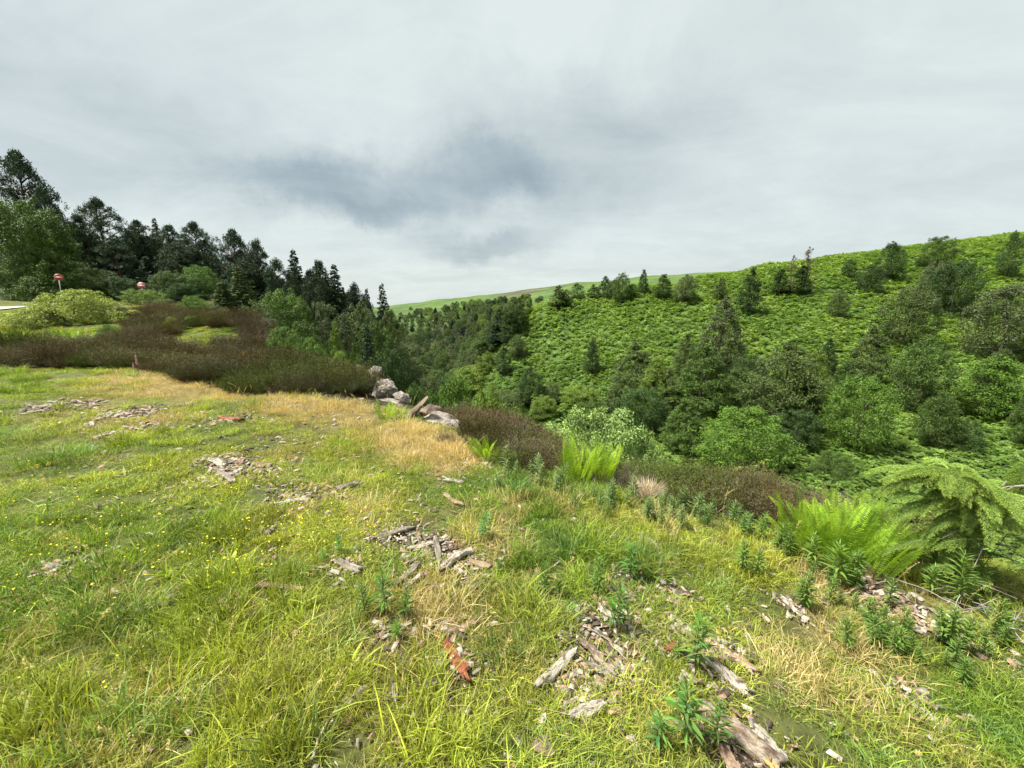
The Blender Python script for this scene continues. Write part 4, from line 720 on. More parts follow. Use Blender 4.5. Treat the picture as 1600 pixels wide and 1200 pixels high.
# ------------------------------------------------------------------ dead wood lying in the grass
def chunk(seed, L_, W_, T_, mat, curl=.3, jag=.5, nx=30, ny=11):
    """curved, split slab of bark or wood of length L_ along x, with ragged ends and ridges"""
    rng = np.random.default_rng(seed); u = np.linspace(-.5, .5, nx); v = np.linspace(-1, 1, ny); U, Vv = np.meshgrid(u, v, indexing='ij'); e0 = jag * (fbm(Vv[0] * 2.3 + seed, Vv[0] * 0, seed, 3) - .5); e1 = jag * (fbm(Vv[0] * 2.9 - seed, Vv[0] * 0, seed + 3, 3) - .5)
    X = (U + np.where(U < 0, -U * 2 * e0[None], U * 2 * e1[None])) * L_; wd = W_ / 2 * (1 + .9 * (fbm(U * 4 + seed, np.sign(Vv) * 3, seed + 8, 4) - .5)) * (1 - .14 * np.abs(U * 2) ** 3); th = Vv * (.3 + curl * 1.2); Yy = wd * np.sin(th) / max(.3, math.sin(.3 + curl * 1.2)) if curl > .05 else wd * Vv
    ridg = T_ * (1.3 * np.abs(fbm(U * 3 + seed, Vv * 4.5, seed + 1, 4) - .5) * 2 + .6 * (fbm(U * 12, Vv * 9 + seed, seed + 2, 3) - .5)); Zt = wd * (np.cos(th) - 1) * (1 if curl > .05 else 0) + T_ + ridg + .03 * L_ * np.sin(U * 5 + seed)
    Zb = Zt - T_ * (.9 + .5 * fbm(U * 6, Vv * 4, seed + 4, 3)); Vt = np.stack([X, Yy, Zt], -1).reshape(-1, 3); Vb = np.stack([X, Yy * .94, Zb], -1).reshape(-1, 3); n = nx * ny
    i = np.arange(nx - 1)[:, None] * ny; j = np.arange(ny - 1)[None]; f = np.stack([i + j, i + ny + j, i + ny + j + 1, i + j + 1], -1).reshape(-1, 4); rim = list(range(0, ny)) + [k * ny + ny - 1 for k in range(1, nx)] + list(range(n - 2, n - ny - 1, -1)) + [k * ny for k in range(nx - 2, 0, -1)]
    rm = np.array(rim); r2 = np.roll(rm, -1); side = np.stack([rm, r2, r2 + n, rm + n], 1)
    return mk('wood', np.vstack([Vt, Vb]), np.vstack([f, f[:, ::-1] + n, side]), mat)
WOODPOS = []
def wood(p0, p1, W_, T_, mat, label, curl=.3, lift=.012, cat='wood', name='bark_piece', seed=None, roll=0):
    a, _ = hit(*p0); b, _ = hit(*p1); L_ = (b - a).length * 1.05; s = seed or int(p0[0] + p0[1]); o = obj(name, chunk(s, L_, W_ * .86, T_ * .62, mat, curl), None, (a + b) / 2 + Vector((0, 0, lift * .7)))
    dr = (b - a).normalized(); o.rotation_euler = (roll, -math.asin(max(-1, min(1, dr.z))), math.atan2(dr.y, dr.x)); tag(o, label, cat, 'weathered wood lying in the grass'); WOODPOS.append(((a + b) / 2, L_)); return o
def stick(pp, r, mat, label, lift=.02, name='stick', k=5):
    P = [hit(*p)[0] + Vector((0, 0, lift)) for p in pp]; P = np.array([q[:] for q in P]); c = P.mean(0); n = 4 * len(P); u = np.linspace(0, len(P) - 1, n); Q = np.stack([np.interp(u, range(len(P)), P[:, i]) for i in range(3)], 1) - c; rng = np.random.default_rng(int(pp[0][0])); Q += rng.normal(0, r * .6, Q.shape)
    Q[:, :] = Q; a = Acc(); a.tube(Q, np.linspace(r, r * .5, n), k); o = obj(name, a.mesh('stick', mat, True), None, c); tag(o, label, 'stick', 'weathered wood lying in the grass'); return o
wood((1100, 1033), (1170, 1086), .060, .026, M_bleach, 'pale cracked slab of bark with deep grain', .75, .02)
wood((1100, 998), (1174, 1052), .05, .022, M_tan, 'pinkish tan strip of wood lying just above the pale cracked slab', .7, .018)
wood((1100, 1112), (1215, 1200), .085, .045, M_rot, 'thick rotten mossy log at the bottom of the picture', .9, .02, name='rotten_log')
wood((1178, 1150), (1222, 1196), .055, .016, M_bleach, 'pale grey flake of bark resting against the rotten log', .4, .05)
wood((1185, 1180), (1212, 1215), .035, .02, M_orange, 'bright orange broken inner wood at the end of the rotten log', .3, .035)
wood((1130, 1175), (1150, 1215), .05, .03, M_tan, 'brown split wood below the rotten log', .3, .015)
o = wood((694, 1008), (730, 1066), .055, .030, M_red, 'red-brown rotten chunk of wood lying alone in green grass', .35, .025)
wood((615, 1068), (618, 1106), .022, .016, M_wood, 'short grey stump of a stick pointing at the viewer', .4, .03)
stick([(488, 1200), (500, 1165), (520, 1130), (535, 1110), (556, 1098)], .006, M_twig, 'long thin bent grey stick in the longer grass', .04)
wood((546, 1108), (572, 1078), .022, .010, M_bleach, 'white splinter at the tip of the long bent stick', .3, .035)
wood((524, 881), (565, 896), .06, .030, M_wood, 'grey furrowed lump of wood beside a green tuft', .6, .02); wood((620, 918), (652, 888), .04, .025, M_wood, 'pale diagonal split stick right of the furrowed lump'.replace('right of', 'near'), .4, .02); wood((634, 918), (660, 902), .03, .018, M_bleach, 'short pale splinter touching the diagonal split stick', .3, .015)
wood((846, 1075), (893, 1028), .055, .02, M_bleach, 'curled pale fibrous bark arching out of the grass', .85, .045); wood((912, 1014), (958, 1056), .045, .028, M_rot, 'dark brown split block beside the curled bark', .3, .035); wood((915, 1040), (960, 1062), .03, .02, M_wood, 'grey wood under the dark brown split block', .3, .012)
wood((895, 1122), (938, 1108), .055, .018, M_bleach, 'pale lichen-grey bark below the curled piece', .5, .025); wood((935, 950), (962, 975), .05, .02, M_bleach, 'cracked pale bark between two dark green shoots', .5, .02); wood((850, 922), (876, 933), .035, .02, M_tan, 'small pinkish wood piece behind the cracked bark', .4, .02)
wood((1220, 938), (1254, 968), .035, .018, M_bleach, 'pale splinter of bark beside the leafy slope shoots', .5, .02); wood((460, 998), (482, 970), .028, .018, M_tan, 'brown wood shard standing among long grass', .4, .025); wood((696, 992), (742, 974), .040, .012, M_tan, 'bent tan sheet of bark above the red-brown chunk', .8, .02); wood((655, 1078), (684, 1068), .035, .016, M_wood, 'grey chip beside the red-brown chunk', .4, .015)
wood((666, 1045), (690, 1038), .04, .016, M_bleach, 'pale chip just above the grey one', .4, .015); wood((232, 952), (268, 934), .045, .018, M_bleach, 'lone pale bark fragment in the yellow-green turf', .5, .02); wood((70, 886), (95, 892), .05, .02, M_wood, 'grey chip lying near the picture edge in flowery turf', .4, .02)
wood((343, 738), (362, 756), .06, .03, M_wood, 'pale stick at the front of the small dark hollow', .5, .03); wood((352, 752), (378, 738), .05, .03, M_bleach, 'pale stick crossing another in the small dark hollow', .5, .04); wood((372, 748), (398, 736), .05, .03, M_wood, 'grey stick at the far side of the small dark hollow', .4, .03); wood((330, 722), (352, 730), .08, .03, M_bleach, 'flat pale piece above the small dark hollow', .3, .02)
wood((588, 845), (640, 832), .045, .03, M_wood, 'grey stick at the tip of the large bark-strewn hollow', .5, .03); wood((640, 862), (690, 852), .035, .022, M_bleach, 'straight pale stick across the large hollow', .5, .03); wood((680, 850), (688, 890), .045, .03, M_wood, 'thick stick pointing down the middle of the large hollow', .5, .04); wood((690, 895), (733, 868), .055, .035, M_bleach, 'thickest pale stick at the mouth of the large hollow', .6, .04)
wood((640, 882), (676, 868), .03, .018, M_wood, 'thin grey stick beside the thick ones in the large hollow', .4, .02); wood((735, 880), (765, 890), .05, .02, M_tan, 'flat tan bark at the far side of the large hollow', .4, .02); wood((712, 890), (722, 900), .03, .02, M_bleach, 'small white chip at the mouth of the large hollow', .4, .02)
wood((528, 768), (562, 757), .06, .035, M_wood, 'short thick log with a cut end', .8, .02); wood((430, 790), (485, 783), .05, .02, M_bleach, 'flat pale wood in the straw patch above the yellow flowers', .3, .02); wood((392, 838), (412, 830), .05, .02, M_bleach, 'pale flake left of an upright grey piece'.replace('left of', 'next to'), .4, .02); wood((417, 842), (431, 828), .035, .03, M_wood, 'upright grey piece in flowery turf', .4, .03); wood((445, 842), (470, 838), .04, .02, M_tan, 'third small piece in the flowery turf', .4, .02)
wood((405, 918), (470, 920), .04, .018, M_tan, 'tan strip half hidden behind a long grass tuft', .4, .012); wood((696, 752), (722, 755), .05, .02, M_bleach, 'pale strip in short turf below the straw slope', .4, .02); wood((694, 775), (722, 792), .05, .02, M_tan, 'curved tan strip below the pale one in short turf', .5, .02); wood((343, 655), (376, 660), .10, .04, M_red, 'reddish rotten wood far off in the turf', .4, .03)
wood((135, 669), (147, 667), .14, .05, M_bleach, 'small white wood lump far off in the turf', .5, .03); wood((1186, 860), (1228, 868), .05, .025, M_rot, 'dark short log near the plateau edge', .6, .02); wood((1008, 798), (1032, 812), .05, .02, M_wood, 'grey strip on the straw bank at the edge', .4, .02); wood((1010, 845), (1030, 862), .05, .02, M_bleach, 'pale flaked bark under the straw bank', .4, .02)
wood((1425, 1108), (1450, 1122), .035, .02, M_bleach, 'pale chip on the sloping turf near the corner', .4, .02); wood((1432, 1090), (1462, 1112), .035, .02, M_rot, 'brown fragment beside the pale chip near the corner', .4, .02); wood((1320, 945), (1398, 930), .04, .02, M_tan, 'half-buried tan root below the fern bank', .4, .015); wood((1095, 1045), (1120, 1068), .0, .0, M_tan, 'x') if False else None
wood((1065, 1055), (1085, 1072), .03, .015, M_bleach, 'small pale chip beside the pale cracked slab', .4, .02); wood((1040, 1020), (1056, 1010), .03, .015, M_red, 'small red sliver beside the tall green shoot', .4, .02); wood((1380, 1200), (1400, 1196), .01, .005, M_tan, 'x') if False else None
stick([(45, 637), (70, 640), (98, 636)], .012, M_rot, 'dark twig lying in the far turf', .03); stick([(160, 645), (190, 640), (240, 638)], .012, M_rot, 'long dark twig lying farther out in the turf', .03); stick([(1300, 945), (1340, 928), (1395, 916)], .006, M_twig, 'thin pale twig below the fern bank', .05); stick([(1385, 918), (1440, 936), (1510, 975)], .004, M_twig, 'thin straight twig slanting over the slope', .08); stick([(910, 985), (940, 1000), (980, 1040)], .004, M_twig, 'thin twig across the bark litter', .03); stick([(672, 1150), (690, 1125), (708, 1098)], .005, M_tan, 'short brown stick near the bottom edge', .02)
for p in ((1000, 1040, 'x'),): pass
tag(obj('stone', rock(77, (.085, .07, .045), M_rockb, rough=.06), None, hit(848, 1172)[0] + Vector((0, 0, .015))), 'smooth brown stone in the grass at the bottom edge', 'stone')
tag(obj('stone', rock(78, (.045, .04, .03), M_rock, rough=.05), None, hit(962, 1047)[0] + Vector((0, 0, .02))), 'small whitish pebble beside the dark split block', 'stone')
# chips too many and too small to pick apart
def build_chips():
    rng = np.random.default_rng(33); a = Acc(); Cs = []
    for p, r, wt in BARE:
        n = int(200 * wt * max(1, (r / .12) ** 1.1)); q = np.array([p.x, p.y]) + rng.normal(0, r * .75, (n, 2)); Cs.append(np.column_stack([q, np.full(n, 1.0)]))
    n = 5200; r = rng.uniform(1, 8, n); az = np.radians(rng.uniform(-50, 50, n)); Cs.append(np.column_stack([r * np.sin(az), r * np.cos(az), np.full(n, .6)])); C = np.concatenate(Cs); C = C[edge_s(C[:, 0], C[:, 1]) < 0]; n = len(C); d = np.hypot(C[:, 0], C[:, 1])
    z = zfun(C[:, 0], C[:, 1]); L_ = .006 + .044 * rng.random(n) ** 2.4; L_ = L_ * (.8 + .14 * d); wd = L_ * rng.uniform(.2, .6, n); th = rng.random(n) * 3.1416; t = nrm(np.stack([np.cos(th), np.sin(th), rng.normal(0, .3, n)], 1)); nm = nrm(np.stack([rng.normal(0, .35, n), rng.normal(0, .35, n), np.ones(n)], 1)); t = nrm(t - (t * nm).sum(1, keepdims=True) * nm); b = np.cross(nm, t); P = np.column_stack([C[:, :2], z + .008 + .012 * rng.random(n)])
    hx = L_[:, None] / 2 * t; hy = wd[:, None] / 2 * b; hz = nm * (L_ * .12)[:, None]; j = lambda: 1 + rng.normal(0, .18, (n, 1)); V = np.stack([P - hx * j() - hy * j(), P + hx * j() - hy * j(), P + hx * j() + hy * j(), P - hx * j() + hy * j(), P - hx * .8 - hy * .8 + hz, P + hx * .85 - hy * .6 + hz, P + hx * .7 + hy * .8 + hz, P - hx * .85 + hy * .7 + hz], 1).reshape(-1, 3)
    o = np.arange(n)[:, None] * 8; f = np.concatenate([o + np.array([q]) for q in ((4, 5, 6, 7), (0, 1, 5, 4), (1, 2, 6, 5), (2, 3, 7, 6), (3, 0, 4, 7))])
    k = rng.random((n, 1)); kd = rng.random((n, 1)); c = np.array([.36, .31, .24]) * (.45 + .7 * k); c = np.where(kd < .25, np.array([.28, .17, .11]) * (.6 + .6 * k), c); c = np.where(kd > .72, np.array([.07, .05, .035]), c); c = np.repeat(c, 8, 0)
    m, t_ = newmat('wood_litter'); q = NB(t_); v = q.n('ShaderNodeAttribute', attribute_name='v'); pr = q.n('ShaderNodeBsdfPrincipled'); pr.inputs['Roughness'].default_value = .85
    nn_ = q.noise(q.n('ShaderNodeTexCoord').outputs['Object'], 90, 5, .7); q.l(q.mix(1.0, v.outputs['Color'], q.ramp(nn_, [(.35, (.5, .5, .5)), (.65, (1.2, 1.2, 1.2))]), 'MULTIPLY'), pr.inputs['Base Color']); oo = q.n('ShaderNodeOutputMaterial'); q.l(pr.outputs[0], oo.inputs[0])
    tag(obj('wood_litter', mk('wood_litter', V, f, m, c)), kind='stuff')
build_chips()

# ------------------------------------------------------------------ ferns
FR = []
def build_frond_meshes():
    rng = np.random.default_rng(17)
    for k in range(4):
        a = Acc(); frond(a, rng, np.zeros(3), 0, 1.0, 1.45 - .06 * k, .06 + .07 * k, 32, .12, .017, None, .10, False, .25); FR.append(a.mesh('frond', M_fern))
build_frond_meshes()
def fern(px, py, hpx, n, spread, c, label, group='bright ferns', seed=0, clump=.05, dz=0.0):
    p, t = hit(px, py); h = hpx * t / F; rng = random.Random(seed + int(px)); r = obj('fern', None, None, p + Vector((0, 0, dz))); tag(r, label, 'fern', group)
    for i in range(n):
        a = rng.uniform(0, 6.283); q = rng.random() ** .5 * clump; s = h * rng.uniform(.8, 1.25); j = rng.uniform(.75, 1.25)
        obj('frond', FR[rng.randrange(4)], r, (q * math.cos(a), q * math.sin(a), 0), (rng.gauss(0, .12), rng.uniform(-.08, .26) * spread, a + rng.gauss(0, .5)), (s, s, s), tuple(x * j for x in c))
    return r
YF = (.24, .37, .035); GF = (.18, .30, .032)
fern(1262, 862, 76, 24, 1, YF, 'fern with many upright fronds at the near end of the large fern bank', clump=.18); fern(1312, 880, 96, 46, .6, GF, 'largest fern in the middle of the fern bank', clump=.28); fern(1362, 872, 74, 24, .5, GF, 'fern at the valley side of the large fern bank', clump=.2); fern(1290, 856, 80, 24, 1, YF, 'fern behind the middle of the large fern bank', clump=.2); fern(1338, 858, 80, 28, .7, YF, 'hindmost fern of the large bank, against the dark bracken', clump=.2)
fern(1395, 905, 28, 9, 1.6, YF, 'small bright fern below the drooping conifer', clump=.06); fern(900, 752, 64, 26, 1, YF, 'tall lime fern in front of the pale willow', clump=.14); fern(935, 748, 60, 22, 1, YF, 'second fern beside the tall lime one', clump=.14); fern(918, 742, 56, 16, 1, GF, 'fern partly behind the tall lime one', clump=.14); fern(757, 718, 42, 18, 1.2, YF, 'single small fern at the end of the straw grass', clump=.06)
fern(603, 655, 30, 18, 1.5, YF, 'small bright fern in front of the flat pale rock', clump=.1); fern(1240, 850, 55, 7, .8, YF, 'few yellowish fronds standing beside the fern bank', clump=.08)
fern(120, 530, 20, 22, 1.6, YF, 'wide low bright fern in front of the yellow-green shrub', clump=.6); fern(90, 528, 15, 14, 1.6, YF, 'low fern at the foot of the yellow-green shrub', clump=.5); fern(185, 530, 12, 12, 1.6, YF, 'small fern at the margin of the heather bank', clump=.4); fern(640, 622, 14, 8, 1.2, GF, 'tiny fern among the grey boulders', clump=.1)

# ------------------------------------------------------------------ willowherb shoots
def leaf_strip(L_=1.0, W_=.16, droop=.25):
    t = np.array([0, .3, .65, 1]); x = t * L_; z = .25 * t * L_ - droop * t * t * L_; w_ = np.array([.02, 1, .75, 0]) * W_ / 2
    V = []; 
    for i in range(3): V += [[x[i], -w_[i], z[i] + abs(w_[i]) * .4], [x[i], 0, z[i]], [x[i], w_[i], z[i] + abs(w_[i]) * .4]]
    V.append([x[3], 0, z[3]]); f4 = []; f3 = [[6, 7, 9], [7, 8, 9]]
    for i in range(2): b = i * 3; f4 += [[b, b + 1, b + 4, b + 3], [b + 1, b + 2, b + 5, b + 4]]
    f4 = np.array(f4)[:, ::-1]; f3 = [[6, 9, 7], [7, 9, 8]]
    return np.array(V), np.array(f3), f4
def leaf_mesh(W_=.16, droop=.25, v=.5, y=.2): 
    a = Acc(); V, f3, f4 = leaf_strip(1, W_, droop); a.add(V, f3, f4, (v, y, 0)); return a.mesh('leaf', M_herb, True)
LEAFM = [leaf_mesh(.17, .25, .45, .1), leaf_mesh(.15, .45, .6, .3), leaf_mesh(.19, .1, .35, 0)]
def herb_layout(rng, n=54, ln=.30):
    out_ = []
    for i in range(n):
        t = .18 + .80 * i / n; az = i * 2.39996 + rng.gauss(0, .15); l_ = ln * (1 - .55 * max(0, t - .45) / .55) * (.5 + .5 * min(1, t * 2.2)) * rng.uniform(.85, 1.15); pitch = -(.15 + 1.0 * max(0, t - .35)) + rng.gauss(0, .1); out_.append((t, az, l_, pitch))
    return out_
def herb_proto(seed):
    rng = random.Random(seed); a = Acc(); 
    for t, az, l_, pitch in herb_layout(rng):
        V, f3, f4 = leaf_strip(1, .17, .25); Mx = Matrix.Translation((0, 0, t * .95)) @ Matrix.Rotation(az, 4, 'Z') @ Matrix.Rotation(pitch, 4, 'Y') @ Matrix.Scale(l_, 4); Vt = np.array([(Mx @ Vector(q))[:] for q in V]); a.add(Vt, f3, f4, (rng.random() * .7 + .15, rng.random() ** 2, 0))
    return a.mesh('leaves', M_herb, True)
st = Acc(); st.tube([[0, 0, -.05], [.01, 0, .4], [0, .01, .97]], [.011, .009, .004], 5, (.5, .6, 0)); STEM = st.mesh('stem', M_stem, True); HERB = [herb_proto(s) for s in range(4)]
def herb(px, py, hpx, label, big=False, c=(.115, .20, .045), cat='plant', group='young willowherb shoots', stems=1):
    p, t = hit(px, py); h = hpx * t / F; rng = random.Random(int(px * 3 + py)); r = obj('willowherb', None, None, p, (0, 0, 0)); tag(r, label, cat, group)
    for s_ in range(stems):
        off = Vector((rng.gauss(0, h * .28), rng.gauss(0, h * .28), 0)) if s_ else Vector((0, 0, 0)); hh = h * (rng.uniform(.6, .95) if s_ else 1); e_ = (rng.gauss(0, .09), rng.gauss(0, .09), rng.random() * 6.28); so = obj('stem', STEM, r, off, e_, (hh,) * 3); j = rng.uniform(.8, 1.2); cc = tuple(q * j for q in c)
        if big:
            for t_, az, l_, pitch in herb_layout(rng, 44, .34): lo = obj('leaf', LEAFM[rng.randrange(3)], so, (0, 0, t_ * .95), (0, pitch, az), (l_,) * 3, tuple(q * rng.uniform(.7, 1.35) for q in c))
        else: obj('leaves', HERB[rng.randrange(4)], so, color=cc)
    return r
BH = (.085, .160, .036)
herb(1068, 1160, 120, 'largest leafy shoot, its stems spreading near the bottom edge', True, stems=3); herb(1085, 1045, 95, 'tall shoot rising beside the pale cracked slab', True); herb(955, 985, 82, 'dark green shoot with whorled top above the split block', True, BH); herb(985, 905, 62, 'dark shoot with a star-shaped top between two others', True, BH); herb(932, 930, 66, 'dark shoot standing just behind the whorled one', False, BH); herb(850, 928, 56, 'bushy dark shoot by itself in short grass', False, BH, stems=2)
herb(572, 965, 62, 'dark shoot at the near side of the three by the furrowed lump', False, BH); herb(602, 962, 82, 'tallest of the three dark shoots by the furrowed lump', True, BH); herb(632, 968, 60, 'third dark shoot by the furrowed lump', False, BH); herb(618, 1002, 44, 'low bright shoot in front of the three dark ones', False, (.13, .24, .04), stems=2)
herb(1158, 895, 62, 'paired shoots on the open turf before the fern bank', False, stems=2); herb(752, 842, 58, 'pale green shoot above the large bark hollow', False, (.10, .19, .06)); herb(790, 737, 44, 'grey-green shoots beside the single small fern', False, (.14, .20, .085), stems=3); herb(838, 752, 48, 'grey-green shoots between the two fern groups', False, (.14, .20, .085), stems=4); herb(870, 762, 36, 'short shoots in front of the tall lime fern', False, (.14, .20, .085), stems=2)
herb(990, 782, 46, 'shoot leaning on the dead heather twigs', False, (.14, .20, .085)); herb(1040, 790, 30, 'short pale shoots on the straw bank', False, (.13, .20, .08), stems=3); herb(1145, 825, 46, 'shoots at the lip below the bramble arch', False, (.11, .20, .07), stems=3); herb(1185, 845, 52, 'shoots between the bramble arch and the fern bank', False, stems=3); herb(1215, 868, 62, 'tall shoots touching the near end of the fern bank', False, stems=3)
herb(1255, 955, 70, 'upright shoot below the fern bank with a pale chip beside it', False, stems=2); herb(1306, 925, 85, 'bushy shoots directly under the largest fern', False, stems=3); herb(1360, 995, 66, 'shoot in front of the half-buried tan root', False, stems=2); herb(1410, 1022, 50, 'small shoot lower down the slope in rough grass', False); herb(1481, 1012, 82, 'broad bushy shoot on the slope below the conifer', False, stems=3); herb(1503, 950, 95, 'tall shoot rising against the drooping conifer', False, stems=2); herb(1549, 1000, 76, 'shoot nearest the picture edge below the conifer', False, stems=2); herb(1462, 905, 80, 'shoot between the small bright fern and the conifer', False, stems=2); herb(1430, 890, 78, 'slender shoot behind the small bright fern', False, stems=2); herb(1060, 1030, 40, 'short shoot at the foot of the tall one', False)
hr = random.Random(88)
for i in range(46):
    if i < 26: qx = hr.uniform(770, 1240); qy = np.interp(qx, [770, 900, 1000, 1120, 1240], [745, 770, 795, 812, 838]) + hr.uniform(-4, 26); lb = 'slender pale shoot growing along the grass edge before the heather'; cc = (.13, .20, .075)
    else: qx = hr.uniform(1220, 1590); qy = np.interp(qx, [1220, 1400, 1600], [880, 950, 985]) + hr.uniform(-10, 110); lb = 'leafy shoot among others on the rough slope below the ferns'; cc = (.105, .19, .045)
    herb(qx, qy, hr.uniform(26, 46) if i < 26 else hr.uniform(36, 62), lb, False, cc, stems=hr.choice([1, 2, 3]))
herb(900, 795, 28, 'tiny shoots in the turf below the tall lime fern', False, (.11, .19, .06), stems=3); herb(1100, 812, 34, 'tiny shoots on the straw bank by the bramble', False, (.11, .2, .07), stems=3); herb(780, 895, 26, 'tiny dark shoot at the rim of the large hollow', False, BH); herb(530, 870, 40, 'green shoot above the furrowed lump', False, (.10, .2, .05), stems=2); herb(1530, 930, 60, 'shoots tucked under the conifer boughs', False, stems=3)

# ------------------------------------------------------------------ heather bushes with a shape of their own, dead heather
def heather_bush(px, py, wpx, hpx, c, label, n=26, name='heather_bush', dead=False, seed=1):
    p, t = hit(px, py); W_ = wpx * t / F; h = hpx * t / F; rng = np.random.default_rng(seed + px); a = Acc()
    for i in range(n):
        b = heath_proto(rng, 90, .24, .36, dead); q = rng.random() ** .5; th = rng.random() * 6.28; s = h / .36 * (1 - .35 * q * q) * rng.uniform(.85, 1.1) * .8
        for V, C_ in zip(b.V, b.C):
            Vt = V * s + [W_ / 2 * q * math.cos(th) * .85, W_ / 2 * q * math.sin(th) * .85, .08 * h]; a.add(Vt, None, np.arange(len(V)).reshape(-1, 4), C_)
    m = M_needle if not dead else M_needle; r = obj(name, None, None, p); tag(r, label, 'shrub', 'heather bushes'); obj('twigs', a.mesh('twigs', m), r, color=c)
heather_bush(325, 596, 84, 52, (.055, .055, .022), 'dark rounded heather bush bulging over the grass edge'); heather_bush(480, 612, 90, 44, (.06, .055, .025), 'dark heather bush near the end of the bank'); heather_bush(255, 490, 70, 26, (.10, .065, .045), 'brown flat-topped heather cushion below the second road sign', 20); heather_bush(205, 497, 40, 18, (.10, .07, .045), 'smaller brown heather cushion beside the yellow-green shrub', 14); heather_bush(540, 615, 70, 40, (.05, .06, .022), 'greenish heather bush against the farther boulders', 20)
heather_bush(1012, 780, 56, 44, (.42, .36, .33), 'bleached bare twigs of dead heather on the edge', 9, 'dead_heather', True); heather_bush(700, 690, 34, 22, (.16, .12, .09), 'sparse brown heather tuft beside the pale boulder', 9)
tree('bush', 110, 452, 530, 165, (.20, .25, .045), 'wide yellow-green shrub in front of the first road sign', 19, None, None, 'shrub', 1); tree('bush', 74, 482, 530, 64, (.16, .19, .07), 'lower grey-green side of the shrub thicket by the gravel', 18, None, None, 'shrub', 2)
tree('bush', 222, 452, 478, 84, 'yg', 'flat pale green bracken-like shrub beneath the second road sign', 29, None, None, 'shrub', 0); tree('bush', 190, 480, 500, 30, 'mg', 'small green bush between the shrub and the brown cushions', 20, None, None, 'shrub', 2); tree('bush', 268, 495, 515, 26, (.22, .22, .03), 'small yellow-flowered bush in the heather', 17, None, None, 'shrub', 1)

for i, (qx, qt, qY, qw, qc) in enumerate(((440, 520, 15, 60, 'bg'), (478, 538, 13.5, 60, 'bg'), (505, 548, 15.5, 50, 'mg'), (375, 488, 21, 60, 'mg'), (340, 478, 23, 56, 'ol'), (415, 508, 19, 50, 'gg'), (250, 474, 24, 26, 'bg'), (318, 470, 24, 30, 'yg'), (525, 560, 12, 60, 'yg'), (555, 580, 12.5, 30, 'mg'), (230, 515, 15.5, 36, 'mg'), (170, 512, 16, 40, 'bg'), (300, 505, 17, 22, 'yg'))):
    hidden('bush' if i % 3 else 'round', qx, qt - (10 if qx > 400 else 0), qY, qw, qc, ('fresh green sapling on the rim of the heather bank below the bright broad-leaved tree', 'fresh green sapling farther down the rim of the heather bank', 'mid-green sapling beside the pointed yellow-green tree', 'mid-green bush at the top of the heather bank beside the grey-olive conifer', 'olive bush highest on the heather bank', 'grey-green bush on the upper rim of the heather bank', 'fresh green bush behind the second road sign cushions', 'yellow-green bush below the fresh green tree on the bank top', 'yellow-green sapling just above the lime shrub', 'mid-green sapling nearest the boulders', 'mid-green low bush in the middle of the brown heather', 'fresh green low bush at the end of the wide yellow-green shrub', 'little yellow-green plant inside the heather bank')[i], 'saplings in the heather', None, 'shrub')
